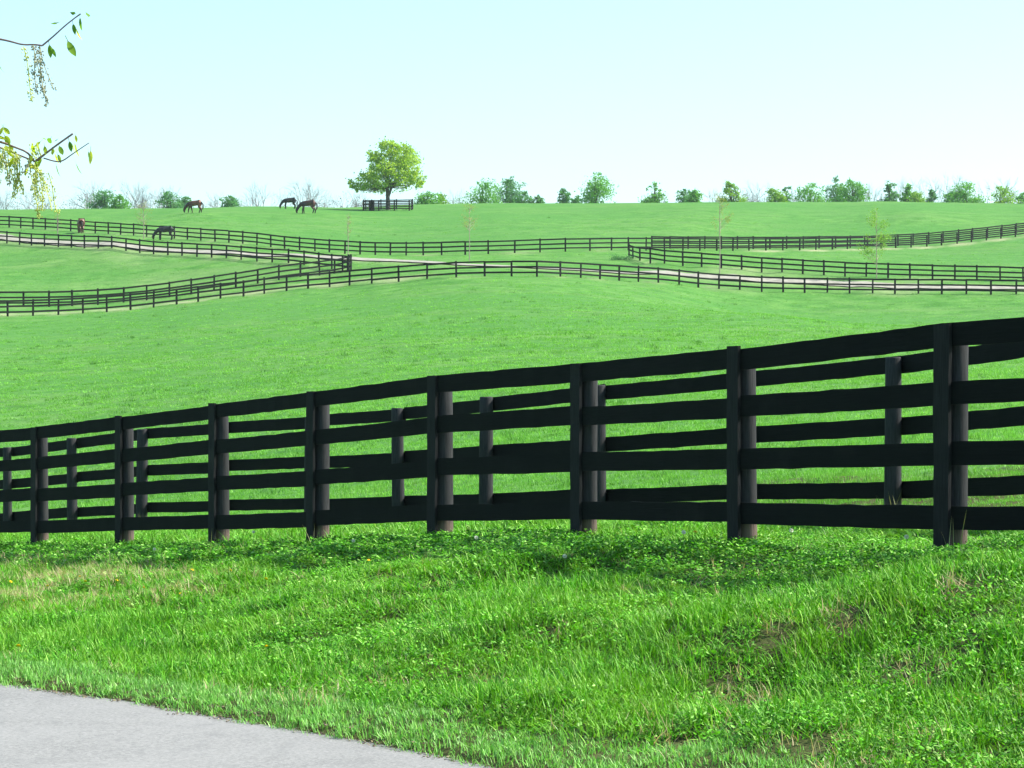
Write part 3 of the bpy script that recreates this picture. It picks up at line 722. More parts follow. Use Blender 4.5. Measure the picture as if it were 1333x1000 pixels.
# saplings planted along the lanes
def sapling(label, px, py_base, py_top, d, width_px, seed, nleaf, crown_from=0.35, leaf='leaf_sap', ls=0.05):
    r = random.Random(seed); x = (px-CX)/F*d; z = Tz(x, d); H = (py_base-py_top)/F*d; Wd = width_px/F*d/2
    root = empty('sapling', (x, d, z)); tag(root, label, 'sapling', 'young trees planted along the lanes')
    V = []; Fc = []
    tube(V, Fc, [Vector((0, 0, -.2)), Vector((.02, 0, H*.3)), Vector((-.02, 0, H*.65)), Vector((0.02, 0, H*.97))], [.05, .042, .03, .01], 6)
    tr = link('trunk', mesh_np('sapling_trunk', V, Fc, M['sap_bark']), root)
    V = []; Fc = []; tips = []
    for k in range(26):
        t = r.uniform(crown_from, .92); a = r.random()*6.28
        L = Wd*(1.15-0.8*(t-crown_from)/(1-crown_from))*r.uniform(.6, 1.05)
        s = Vector((0, 0, H*t)); e = s+Vector((math.cos(a)*L, math.sin(a)*L, L*r.uniform(.5, 1.1)))
        m_ = s.lerp(e, .5)+Vector((0, 0, -.06)); tube(V, Fc, [s, m_, e], [.016, .011, .005], 4); tips += [m_, e, s.lerp(e, .75)]
    link('twig', mesh_np('sapling_twigs', V, Fc, M['sap_bark']), tr)
    bl_ = [((t.x, t.y, t.z), (.22, .22, .2)) for t in tips]
    v, f = leaf_cloud(bl_, nleaf, ls, seed, per=8, sig=0.7, shell=1.0)
    link('crown', mesh_np('sapling_crown', v, f, M[leaf]), root)
sapling('spindly sapling on the left, between the brown and the black horse', 187, 311, 262, 281, 26, 1, 420)
sapling('very thin pale sapling near the left edge, right of the hanging catkins', 75, 304, 276, 292, 10, 2, 60)
sapling('very thin pale sapling above the fence corner left of centre', 453, 334, 276, 255, 14, 3, 90)
sapling('thin sapling with a faint yellowish crown below the middle tree clump', 611, 340, 264, 247, 26, 4, 420, 0.5)
sapling('tallest thin sapling with reddish crown, right of centre', 937, 353, 243, 238, 36, 5, 620, 0.45)
sapling('bushy yellow-green sapling in front of the right fences', 1141, 362, 272, 238, 50, 6, 2000, 0.18, 'leaf_yel', 0.06)
leafy = (1030, 0)
# weed tuft at the right fence corner
def bush(name, label, px, d, w, h, seed, kind):
    x = (px-CX)/F*d; z = Tz(x, d); root = empty(name, (x, d, z)); tag(root, label, 'weeds')
    r = random.Random(seed)
    bl_ = [((r.uniform(-w, w), r.uniform(-.4, .4), h*r.uniform(.2, .7)), (.35, .35, h*.35)) for _ in range(9)]
    v, f = leaf_cloud(bl_, 500, 0.07, seed, 12, 0.5, 1.0); link('foliage', mesh_np('weed_foliage', v, f, M[kind]), root)
    V, Fc = limbs(Vector((0, 0, -.05)), [(Vector(b[0]), .02) for b in bl_], .02, seed, 4, .1); link('stem', mesh_np('weed_stem', V, Fc, M['bark']), root)
bush('weed_clump', 'dark green weeds at the foot of the right fence corner', 809, 249, 0.9, 0.45, 8, 'leaf_dark')

# ------------------------------------------------------------------ horses
def mat_horse(name, body, low, front=None):
    m, nt, out = newmat(name)
    tc = N(nt, 'ShaderNodeTexCoord'); sp = N(nt, 'ShaderNodeSeparateXYZ'); nt.links.new(tc.outputs['Object'], sp.inputs[0])
    n = noise(nt, 3.0, 3, .6, tc.outputs['Object'])
    b_ = ramp(nt, n.outputs['Fac'], [(.3, [c*.75 for c in body]), (.7, [c*1.25 for c in body])]).outputs[0]
    zf = ramp(nt, sp.outputs[2], [(.42, (1, 1, 1)), (.70, (0, 0, 0))]).outputs[0]
    c = mix(nt, zf, b_, low)
    if front:
        mp = N(nt, 'ShaderNodeMapRange'); nt.links.new(sp.outputs[0], mp.inputs[0])
        mp.inputs[1].default_value = 0.2; mp.inputs[2].default_value = -0.6
        c = mix(nt, mp.outputs[0], c, front)
    p = N(nt, 'ShaderNodeBsdfPrincipled'); nt.links.new(c, p.inputs['Base Color']); p.inputs['Roughness'].default_value = .45
    p.inputs['Specular IOR Level'].default_value = .3
    nt.links.new(p.outputs[0], out.inputs[0]); return m
M['hair'] = mat_simple('black_horsehair', (0.012, 0.011, 0.011), .6, .3, 20)
def horse_mesh(stride):
    s = stride
    J = {'loin': ((.28, 0, 1.24), .27), 'rump': ((.62, 0, 1.25), .285), 'dock': ((.86, 0, 1.16), .13), 'barrel': ((-.12, 0, 1.17), .30), 'withers': ((-.48, 0, 1.20), .27), 'chest': ((-.70, 0, 1.10), .22),
         'neck1': ((-.93, 0, .98), .17), 'neck2': ((-1.14, 0, .72), .135), 'poll': ((-1.30, 0, .46), .115), 'jaw': ((-1.32, 0, .32), .105), 'nose': ((-1.27, 0, .15), .065), 'muzzle': ((-1.24, 0, .06), .055)}
    E = [('loin', 'rump'), ('rump', 'dock'), ('loin', 'barrel'), ('barrel', 'withers'), ('withers', 'chest'), ('chest', 'neck1'), ('neck1', 'neck2'), ('neck2', 'poll'), ('poll', 'jaw'), ('jaw', 'nose'), ('nose', 'muzzle')]
    for side, q in (('l', 1), ('r', -1)):
        k = s*q
        J['sh'+side] = ((-.55, .17*q, .93), .135); J['elb'+side] = ((-.52+.10*k, .17*q, .72), .085); J['knee'+side] = ((-.56+.26*k, .16*q, .46), .06)
        J['fet'+side] = ((-.54+.34*k, .16*q, .13), .042); J['hoof'+side] = ((-.59+.34*k, .16*q, .035), .055)
        E += [('withers', 'sh'+side), ('sh'+side, 'elb'+side), ('elb'+side, 'knee'+side), ('knee'+side, 'fet'+side), ('fet'+side, 'hoof'+side)]
        J['hip'+side] = ((.62, .17*q, .98), .185); J['sti'+side] = ((.50-.12*k, .18*q, .76), .125); J['hock'+side] = ((.76-.18*k, .16*q, .50), .065)
        J['hfe'+side] = ((.70-.28*k, .16*q, .14), .046); J['hho'+side] = ((.64-.28*k, .16*q, .035), .055)
        E += [('rump', 'hip'+side), ('hip'+side, 'sti'+side), ('sti'+side, 'hock'+side), ('hock'+side, 'hfe'+side), ('hfe'+side, 'hho'+side)]
        J['ear'+side] = ((-1.36, .07*q, .58), .022); E.append(('poll', 'ear'+side))
    keys = list(J); me = bpy.data.meshes.new('horse_skel')
    me.from_pydata([J[k][0] for k in keys], [(keys.index(a), keys.index(b)) for a, b in E], [])
    ob = bpy.data.objects.new('horse_skel', me); COL.objects.link(ob)
    md = ob.modifiers.new('skin', 'SKIN'); md.use_smooth_shade = True
    sv = me.skin_vertices[0].data if me.skin_vertices else None
    if sv is None:
        bpy.context.view_layer.objects.active = ob; ob.select_set(True)
        bpy.ops.mesh.customdata_skin_add(); sv = me.skin_vertices[0].data
    for i, k in enumerate(keys):
        rad = J[k][1]; rad *= (1.28 if rad > .12 else 1.4); sv[i].radius = (rad, rad); sv[i].use_root = (k == 'loin')
    ob.modifiers.new('sub', 'SUBSURF').levels = 2; ob.modifiers['sub'].render_levels = 2
    dg = bpy.context.evaluated_depsgraph_get(); dg.update()
    res = bpy.data.meshes.new_from_object(ob.evaluated_get(dg)); res.name = 'horse_body'
    bpy.data.objects.remove(ob)
    res.polygons.foreach_set('use_smooth', [True]*len(res.polygons)); return res
HM = [horse_mesh(0.15), horse_mesh(0.6), horse_mesh(-0.35)]
V = []; Fc = []
tube(V, Fc, [Vector((.92, 0, 1.20)), Vector((1.02, 0, 1.08)), Vector((1.03, 0, .80)), Vector((1.0, 0, .55)), Vector((.99, 0, .38))], [.045, .065, .08, .07, .02], 8)
TAIL = mesh_np('tail', V, Fc, M['hair'], True)
V = []; Fc = []
tube(V, Fc, [Vector((-.58, .02, 1.42)), Vector((-.90, .04, 1.17)), Vector((-1.16, .06, .86)), Vector((-1.36, .04, .56))], [.03, .07, .07, .03], 6)
MANE = mesh_np('mane', V, Fc, M['hair'], True)
HMAT = {'bay': mat_horse('bay_coat', (0.17, 0.062, 0.035), (0.02, 0.014, 0.012), (0.05, 0.022, 0.016)),  # bay's dark front colour paints in the shade on neck and head
        'darkbay': mat_horse('dark_bay_coat', (0.075, 0.028, 0.022), (0.014, 0.011, 0.011), (0.022, 0.013, 0.012)),
        'black': mat_horse('black_coat', (0.014, 0.013, 0.014), (0.010, 0.010, 0.010)),
        'brown': mat_horse('chestnut_coat', (0.16, 0.065, 0.045), (0.09, 0.045, 0.035))}
def horse(label, px, d, coat, pose, rot=0.0, sc_=1.0, mirror=False):
    sc_ *= 1.08
    x = (px-CX)/F*d; z = Tz(x, d)
    root = empty('horse', (x, d, z)); tag(root, label, 'horse', 'horses grazing on the hill')
    root.rotation_euler = (0, 0, R(rot)); root.scale = (sc_, sc_, sc_)
    me = HM[pose].copy(); me.materials.clear(); me.materials.append(HMAT[coat])
    link('body', me, root); link('tail', TAIL, root); link('mane', MANE, root)
horse('bay horse with reddish rump grazing alone on the ridge at left', 253.5, 333, 'bay', 1, -8)
horse('near-black horse grazing on the ridge, upper left one of the two together', 377, 356, 'black', 0, 10, .95)
horse('dark bay horse grazing on the ridge, lower right one of the two together', 401, 338, 'darkbay', 2, -5, 1.08)
horse('black horse grazing in front of the upper fence at left', 215, 281, 'black', 0, 6, .93)
horse('brown horse seen end-on at the upper fence near the left edge', 105, 293, 'brown', 0, -72, .98)

# ------------------------------------------------------------------ overhanging catkin tree (its trunk stands out of view at the left)
M['leaf_big'] = mat_leaf('young_oak_leaves', (0.08, 0.20, 0.02), (0.17, 0.30, 0.03), (0.32, 0.38, 0.04), 0.5)
M['leaf_big2'] = mat_leaf('yellow_young_leaves', (0.30, 0.40, 0.03), (0.46, 0.52, 0.05), (0.58, 0.60, 0.09), 0.5)
M['catkin'] = mat_leaf('pale_catkins', (0.44, 0.48, 0.14), (0.62, 0.64, 0.20), (0.72, 0.74, 0.42), 0.45)
M['catkin2'] = mat_leaf('grey_catkins', (0.22, 0.23, 0.15), (0.40, 0.40, 0.26), None, 0.35)
M['twig'] = mat_simple('twig_bark', (0.20, 0.14, 0.125), .8, .3, 40)
ot = Vector((-4.3, 5.0, -0.05))
catk = empty('catkin_tree', ot); tag(catk, 'spring tree reaching in from the left with drooping catkins and young leaves', 'tree')
V = []; Fc = []
tube(V, Fc, [Vector(p_) for p_ in ((0, 0, -.3), (0, 0, .1), (.05, .03, 1.5), (.0, .1, 3.2), (-.1, .0, 5.0), (0, .1, 6.8))], [.26, .21, .17, .13, .08, .03], 12)
trunk_o = link('trunk', mesh_np('catkin_trunk', V, Fc, M['bark'], True), catk)
blobs = [((random.uniform(-1.3, 1.3), random.uniform(-1.4, 1.2), random.uniform(4.2, 7.0)), (.9, .9, .7)) for _ in range(16)]
v, f = leaf_cloud(blobs, 5000, .035, 9, 14, .4, .9)
link('crown', mesh_np('catkin_crown', v, f, M['leaf_big2']), catk)
V, Fc = limbs(Vector((0, .05, 3.4)), [(Vector(b[0]), .045) for b in blobs], .05, 12, 6, .3)
link('limb', mesh_np('catkin_limbs', V, Fc, M['bark'], True), trunk_o)
DB = 6.5
def Q(px, py, dy=0.0): return P(px, py, DB+dy)-ot
def leaf_mesh(name, mat):
    V = []; Fc = []; n = 6
    for i in range(n+1):
        t = i/n; w = 0.125*math.sin(math.pi*t**0.8); zc = -0.10*math.sin(math.pi*t)
        V += [(t, -w, zc+w*.35), (t, 0, zc), (t, w, zc+w*.35)]
    for i in range(n): Fc += [(3*i, 3*i+3, 3*i+4, 3*i+1), (3*i+1, 3*i+4, 3*i+5, 3*i+2)]
    n0 = len(V); V += [(-.28, -.012, .03), (-.28, .012, .03), (.05, .012, 0), (.05, -.012, 0)]; Fc.append((n0, n0+1, n0+2, n0+3))
    return mesh_np(name, V, Fc, mat, True)
LEAF = [leaf_mesh('leaf', M['leaf_big']), leaf_mesh('leaf', M['leaf_big2'])]
def place_leaf(parent, a, b, yel, roll):
    o = link('leaf', LEAF[yel], parent); o.location = a; L = (b-a).length
    o.scale = (L, L*1.1, L); o.rotation_mode = 'QUATERNION'; o.rotation_quaternion = basis(a, b) @ Quaternion((1, 0, 0), roll)
def catkin(parent, a, b, seed, yellow, dens=1.0):
    r = random.Random(seed); V = []; Fc = []
    pts = [a.lerp(b, t)+Vector((math.sin(t*5+seed)*.003, r.uniform(-.002, .002), 0)) for t in np.linspace(0, 1, 9)]
    tube(V, Fc, pts, [.0012]*9, 4)
    L = (b-a).length
    for k in range(int(L*700*dens)):
        t = r.random()**0.85; i = min(7, int(t*8)); c = pts[i].lerp(pts[i+1], t*8-i)
        if r.random() < 0.25*(1-t): continue
        c = c+Vector((r.uniform(-.007, .007), r.uniform(-.007, .007), r.uniform(-.004, .004))); s = r.uniform(.0013, .0028)
        n0 = len(V); V += [c+Vector(q)*s for q in ((1, 0, 0), (-1, 0, 0), (0, 1, 0), (0, -1, 0), (0, 0, 1.3), (0, 0, -1.3))]
        Fc += [tuple(n0+j for j in tri) for tri in ((0, 2, 4), (2, 1, 4), (1, 3, 4), (3, 0, 4), (2, 0, 5), (1, 2, 5), (3, 1, 5), (0, 3, 5))]
    link('catkin', mesh_np('catkin', V, Fc, M['catkin' if yellow else 'catkin2']), parent)
def curve(pts, rad):
    '''round off the corners of a twig'''
    for _ in range(2):
        P2 = [pts[0]]; R2 = [rad[0]]
        for a, b, ra, rb in zip(pts, pts[1:], rad, rad[1:]):
            P2 += [a.lerp(b, .25), a.lerp(b, .75)]; R2 += [ra*.75+rb*.25, ra*.25+rb*.75]
        pts, rad = P2+[pts[-1]], R2+[rad[-1]]
    return pts, rad
def branch(paths):
    V = []; Fc = []
    paths = [curve(*q) for q in paths]
    for pts, rad in paths: tube(V, Fc, pts, [q*.62 for q in rad], 7)
    return link('branch', mesh_np('branch', V, Fc, M['twig'], True), catk)
b1 = branch([([Vector((.03, .05, 2.6)), Vector((1.2, .6, 2.75)), Q(-150, 20), Q(-40, 44), Q(0, 51), Q(14, 54), Q(29, 58.5), Q(45, 58), Q(55, 59.5)], [.04, .028, .017, .008, .0045, .004, .0036, .0034, .004]),
             ([Q(55, 59.5), Q(70, 47), Q(84, 34), Q(98, 23), Q(105, 18)], [.004, .0032, .003, .0026, .0032]),
             ([Q(-40, 44), Q(-20, 70, .1), Q(-4, 84, .12)], [.004, .003, .002])])
for (a, b, yel, ro) in [((75, 30), (66, 31), 0, 1.2), ((77, 29), (66, 30.5), 0, .2), ((98, 18), (91, 16), 0, 1.0), ((112, 17), (118, 20), 0, 1.1), ((104, 23), (107, 41), 0, .3), ((105, 24), (105, 39), 1, 1.0), ((95, 31), (98, 46), 0, .5), ((99, 37), (108, 53), 1, .7), ((88, 53), (99, 74), 0, .4), ((64, 58), (66, 76), 0, .5), ((66, 62), (73, 75), 0, 1.3), ((68, 63), (74, 73), 1, .3), ((-2, 82), (6, 95), 0, .8)]:
    place_leaf(b1, Q(*a, random.uniform(-.03, .03)), Q(*b, random.uniform(-.03, .03)), yel, ro)
for k, (a, b, y) in enumerate([((30, 60), (43, 131), 1), ((42, 59), (49, 122), 0), ((50, 60), (60, 137), 0), ((52, 62), (68, 116), 0), ((45, 60), (56, 122), 0)]):
    catkin(b1, Q(*a, .02*(k-2)), Q(*b, .02*(k-2)), k, y, 0.6 if k == 3 else 1.0)
b2 = branch([([Vector((.03, .08, 2.2)), Vector((1.2, .7, 2.3)), Q(-150, 150), Q(-40, 178), Q(0, 184), Q(20, 192), Q(36, 198), Q(45, 211)], [.036, .026, .016, .008, .005, .0042, .004, .0045]),
             ([Q(-40, 178), Q(0, 192, .05), Q(27, 203, .05), Q(45, 210, .02)], [.005, .004, .0035, .0035]),
             ([Q(45, 211), Q(58, 201), Q(75, 188), Q(95, 174)], [.005, .0045, .004, .0042]),
             ([Q(57, 206), Q(70, 210, -.02), Q(80, 211, -.02), Q(95, 200, -.03), Q(116, 186, -.03)], [.003, .0028, .003, .0022, .0018]),
             ([Q(0, 192, .05), Q(-8, 175, .06), Q(2, 167, .08)], [.003, .002, .0015])])
for (a, b, yel, ro) in [((42, 188), (46, 201), 1, .4), ((48, 184), (53, 200), 1, .8), ((58, 190), (60, 202), 1, .2), ((53, 184), (44, 192), 1, 1.2), ((77, 190), (82, 202), 0, .4), ((72, 200), (77, 214), 1, .3), ((75, 201), (79, 213), 0, 1.0), ((73, 214), (79, 231), 0, .5), ((90, 184), (93, 198), 0, .6), ((95, 185), (99, 203), 1, .2), ((97, 186), (104, 206), 1, .9), ((99, 213), (107, 227), 0, 1.0), ((118, 196), (117, 215), 1, .3), ((115, 197), (118, 210), 0, 1.2), ((98, 176), (100, 186), 1, .5), ((60, 181), (55, 179), 0, .6), ((66, 180), (64, 186), 0, .7), ((4, 165), (-2, 178), 1, .6), ((-3, 176), (9, 182), 1, .4), ((75, 181), (70, 184), 0, .2)]:
    place_leaf(b2, Q(*a, random.uniform(-.03, .03)), Q(*b, random.uniform(-.03, .03)), yel, ro)
rb = random.Random(8)
for k in range(26):
    cx_, cy_ = rb.choice([(8, 190), (4, 172), (25, 200), (45, 196), (52, 205), (12, 205), (2, 205), (68, 198), (38, 216)])
    a = (cx_+rb.uniform(-8, 8), cy_+rb.uniform(-7, 7)); L = rb.uniform(7, 15); an = rb.uniform(.6, 2.4)
    place_leaf(b2, Q(*a, rb.uniform(-.04, .04)), Q(a[0]+L*math.cos(an), a[1]+L*math.sin(an), rb.uniform(-.04, .04)), 0 if rb.random() < .3 else 1, rb.uniform(0, 1.4))
for k, (a, b, y) in enumerate([((43, 212), (53, 262), 1), ((45, 213), (50, 285), 1), ((40, 205), (42, 248), 1), ((47, 212), (62, 250), 1), ((50, 214), (56, 275), 1), ((38, 203), (33, 225), 0), ((15, 196), (24, 250), 1), ((18, 197), (30, 252), 1), ((10, 195), (17, 240), 1), ((4, 195), (12, 243), 0), ((0, 192), (3, 225), 1), ((22, 200), (20, 258), 1), ((62, 225), (76, 278), 1), ((46, 186), (52, 206), 1), ((41, 186), (46, 210), 1), ((54, 222), (66, 272), 1), ((7, 193), (9, 236), 1), ((26, 202), (22, 246), 1), ((44, 214), (47, 254), 1), ((2, 196), (0, 240), 1)]):
    catkin(b2, Q(*a, .012*((k % 5)-2)), Q(*b, .012*((k % 5)-2)), 20+k, y, 0.45 if k in (12, 15) else 0.9)

# ------------------------------------------------------------------ grass
def blade(V, Fc, base, az, lean, L, w, curl, segs=3):
    """one blade; returns nothing, appends a tapering bent strip"""
    d_ = Vector((math.cos(az), math.sin(az), 0)); s_v = Vector((-math.sin(az), math.cos(az), 0))
    q = Vector(base); n0 = len(V); an = lean
    for i in range(segs+1):
        t = i/segs; ww = w*(1-t**1.6)*0.5
        if i < segs: V += [q-s_v*ww, q+s_v*ww]
        else: V.append(q.copy())
        q = q+(d_*math.sin(an)+Vector((0, 0, 1))*math.cos(an))*(L/segs); an += curl/segs
    for i in range(segs-1): Fc.append((n0+2*i, n0+2*i+1, n0+2*i+3, n0+2*i+2))
    Fc.append((n0+2*segs-2, n0+2*segs-1, n0+2*segs))
def tuft(name, mat, n, rad, L, w, seed, lean=.5, curl=1.0, segs=3):
    r = random.Random(seed); V = []; Fc = []
    for _ in range(n):
        a = r.random()*6.28; q = rad*math.sqrt(r.random())
        blade(V, Fc, (q*math.cos(a), q*math.sin(a), -.012), r.random()*6.28, r.uniform(.02, lean), L*r.uniform(.5, 1.15), w*r.uniform(.7, 1.3), r.uniform(0.1, curl), segs)
    return mesh_np(name, V, Fc, mat)
def clover(name, mat, n, rad, H, s, seed):
    r = random.Random(seed); V = []; Fc = []
    for _ in range(n):
        a = r.random()*6.28; q = rad*math.sqrt(r.random()); z = H*r.uniform(.45, 1.1); c = Vector((q*math.cos(a), q*math.sin(a), z))
        nrm = Vector((r.uniform(-.7, .7), r.uniform(-.7, .7), 1)).normalized(); t = nrm.orthogonal().normalized(); t.rotate(Quaternion(nrm, r.random()*6)); b_ = nrm.cross(t)
        ss = s*r.uniform(.7, 1.3); n0 = len(V)
        for k in range(6):
            an = k*math.pi/3; V.append(c+(t*math.cos(an)*ss*1.35+b_*math.sin(an)*ss*.8)+nrm*(ss*.25 if k % 3 == 0 else 0))
        Fc.append((n0, n0+1, n0+2, n0+3)); Fc.append((n0, n0+3, n0+4, n0+5))
    return mesh_np(name, V, Fc, mat)
def scatter(name, label, cat, pts, rot, scl, idx, meshes):
    """points + geometry nodes: one 'stuff' object that carries all its tufts"""
    col = bpy.data.collections.new(name+'_kinds')
    for i, me in enumerate(meshes):
        o = bpy.data.objects.new(name+'_kind_%02d' % i, me); col.objects.link(o)
    me = bpy.data.meshes.new(name); me.from_pydata(pts.tolist(), [], []); me.update()
    a = me.attributes.new('rot', 'FLOAT_VECTOR', 'POINT'); a.data.foreach_set('vector', rot.astype(np.float32).ravel())
    a = me.attributes.new('scl', 'FLOAT_VECTOR', 'POINT'); a.data.foreach_set('vector', scl.astype(np.float32).ravel())
    a = me.attributes.new('idx', 'INT', 'POINT'); a.data.foreach_set('value', idx.astype(np.int32))
    ob = link(name, me); tag(ob, label, cat, kind='stuff')
    ng = bpy.data.node_groups.new(name+'_nodes', 'GeometryNodeTree')
    ng.interface.new_socket('Geometry', in_out='INPUT', socket_type='NodeSocketGeometry')
    ng.interface.new_socket('Geometry', in_out='OUTPUT', socket_type='NodeSocketGeometry')
    gi = ng.nodes.new('NodeGroupInput'); go = ng.nodes.new('NodeGroupOutput')
    ci = ng.nodes.new('GeometryNodeCollectionInfo'); ci.inputs[0].default_value = col
    ci.inputs['Separate Children'].default_value = True; ci.inputs['Reset Children'].default_value = True
    io = ng.nodes.new('GeometryNodeInstanceOnPoints'); io.inputs['Pick Instance'].default_value = True
    def na(n, t):
        q = ng.nodes.new('GeometryNodeInputNamedAttribute'); q.data_type = t; q.inputs[0].default_value = n; return q.outputs[0]
    L = ng.links
    L.new(gi.outputs[0], io.inputs['Points']); L.new(ci.outputs[0], io.inputs['Instance'])
    L.new(na('idx', 'INT'), io.inputs['Instance Index'])
    er = ng.nodes.new('FunctionNodeEulerToRotation'); L.new(na('rot', 'FLOAT_VECTOR'), er.inputs[0]); L.new(er.outputs[0], io.inputs['Rotation'])
    L.new(na('scl', 'FLOAT_VECTOR'), io.inputs['Scale']); L.new(io.outputs[0], go.inputs[0])
    md = ob.modifiers.new('tufts', 'NODES'); md.node_group = ng
    return ob
M['grass'] = mat_leaf('bank_grass', (0.026, 0.13, 0.004), (0.094, 0.36, 0.008), (0.36, 0.60, 0.11), 0.25, 0.6, (0.165, 0.37, 0.018), 1.1, tuftv=0.5)
M['verge'] = mat_leaf('verge_grass', (0.10, 0.31, 0.040), (0.20, 0.46, 0.085), (0.40, 0.62, 0.23), 0.30, tuftv=0.3)
M['pasture'] = mat_leaf('pasture_grass', (0.094, 0.29, 0.026), (0.163, 0.41, 0.049), (0.27, 0.50, 0.095), 0.38, 0.8, (0.104, 0.30, 0.028), 0.22, tuftv=0.35)
M['clover'] = mat_leaf('clover_leaves', (0.034, 0.15, 0.006), (0.11, 0.37, 0.016), (0.34, 0.56, 0.15), 0.28, rough=0.6, spec=0.15, tuftv=0.45)
M['straw'] = mat_leaf('dry_straw', (0.34, 0.27, 0.13), (0.52, 0.43, 0.24), (0.60, 0.52, 0.34), 0.3)
M['seed'] = mat_leaf('seed_stalks', (0.30, 0.34, 0.12), (0.40, 0.40, 0.18), None, 0.35)

def fan(n, d0, d1, power):
    """random spots in the view fan; power 1 = even per area, 0 = thinning with the square of distance"""
    px = rng.uniform(-330, 1950, n)
    if power: d = np.sqrt(rng.uniform(d0*d0, d1*d1, n))
    else: d = np.exp(rng.uniform(math.log(d0), math.log(d1), n))
    return (px-CX)/F*d, d
FXY = [((px-CX)/F*d, d) for px, d in zip(front_px, front_d)]; BXY = [((px-CX)/F*d, d) for px, d in zip(back_px, back_d)]
bx_s = np.array(sorted(BXY)); fx_s = np.array(sorted(FXY))
def behind_back(x, y):  # > 0 beyond the second near fence
    return (y-np.interp(x, bx_s[:, 0], bx_s[:, 1]))*0.5
def before_front(x, y):
    return (np.interp(x, fx_s[:, 0], fx_s[:, 1])-y)*0.5
def bare_f(x, y):
    b_ = np.zeros(len(x))
    for c, r in BARE: b_ = np.maximum(b_, 0.85*smooth(1.25-np.hypot(x-c.x, (y-c.y)*0.6)/(r*0.62)))
    return b_
def rots(n, tilt=.12): return np.column_stack([rng.normal(0, tilt, n), rng.normal(0, tilt, n), rng.uniform(0, 6.283, n)])

# roadside bank
x, y = fan(184000, 9.0, 37.0, 1)
rd = road_dist(x, y); bb = behind_back(x, y); nz = vnoise(x*1.1, y*1.1, 41); nz2 = vnoise(x*3.1, y*3.1, 42)
keep = (rd > -0.035+0.07*(nz2-.5)) & (bb < 0.6) & (rng.random(len(x)) < np.clip(1.15-0.018*y, .45, 1)) & (rng.random(len(x)) > 0.93*bare_f(x, y))
x, y, rd, nz, nz2, bb = [a[keep] for a in (x, y, rd, nz, nz2, bb)]
nv = smooth((rd-0.42-0.4*(nz-.5))/0.35)                       # 0 on the mown strip by the road, 1 on the bank
isv = rng.random(len(x)) > nv
clv = (~isv) & (rng.random(len(x)) < (0.04+0.26*smooth((vnoise(x*0.9, y*0.9, 44)-.42)*3)+0.45*smooth(1-np.abs(before_front(x, y)-.5)/1.2)))
fd = np.minimum(poly_dist(x, y, FXY), poly_dist(x, y, BXY))
hgt = (0.40+0.55*nz+0.55*nz2)*rng.uniform(.6, 1.45, len(x))*(1+0.45*smooth(1-fd/0.35))*(0.45+0.55*nv)*(1-0.25*smooth(-before_front(x, y)))*(1-0.5*smooth(1.2-np.abs(before_front(x, y)-.75)/1.0))*(1-.55*bare_f(x, y))
z = T(x, y); pts = np.column_stack([x, y, z]); n = len(x)
wid = np.clip(y/16, .9, 1.5); hol = smooth((vnoise(x*1.7, y*1.7, 47)-.60)*5)*nv                 # thin, trodden spots between the clumps
sclv = np.column_stack([wid, wid, hgt*(1-.45*hol)*np.clip(y/22, .95, 1.15)])
GT = [tuft('bank_tuft', M['grass'], 14, .085, .125, .0080, s, .95, 1.7) for s in range(5)]
VT = [tuft('verge_tuft', M['verge'], 16, .08, .062, .0068, 60+s, .9, 1.4) for s in range(3)]
CT = [clover('clover_tuft', M['clover'], 16, .085, .062, .0085, 80+s) for s in range(3)]
k = (~isv) & (~clv)
rt = rots(n)
scatter('bank_grass', 'lush green grass covering the roadside bank', 'grass', pts[k], rt[k], sclv[k], rng.integers(0, 5, k.sum()), GT)
scatter('verge_grass', 'short pale green mown grass along the road edge', 'grass', pts[isv], rt[isv], np.column_stack([wid, wid, (.55+.6*nz2)*rng.uniform(.6, 1.4, n)])[isv], rng.integers(0, 3, isv.sum()), VT)
scatter('clover', 'broad-leaved clover patches in the bank grass', 'clover', pts[clv], rt[clv], np.column_stack([wid, wid, .6+.8*nz2])[clv], rng.integers(0, 3, clv.sum()), CT)
print('bank tufts', n)

# crumbs of soil and dead grass along the road edge
M['litter'] = mat_leaf('edge_litter', (0.07, 0.05, 0.03), (0.16, 0.12, 0.07), (0.36, 0.30, 0.18), 0.1)
x, y = fan(35000, 9.0, 22.0, 1); rd = road_dist(x, y)
keep = (rd > -0.22) & (rd < 0.10) & (rng.random(len(x)) < np.exp(-((rd-.02)/.075)**2)*(0.3+vnoise(x*4, y*4, 71)))
x, y, rd = x[keep], y[keep], rd[keep]; n = len(x)
LT = [clover('litter', M['litter'], 9, .05, .010, .006, 90+q) for q in range(3)]
scatter('edge_litter', 'brown crumbs and dead blades along the road edge', 'litter', np.column_stack([x, y, np.where(rd < 0.06, 0.0, T(x, y))]), rots(n, .02), np.column_stack([rng.uniform(.6, 1.3, n)]*3), rng.integers(0, 3, n), LT)
print('litter', n)

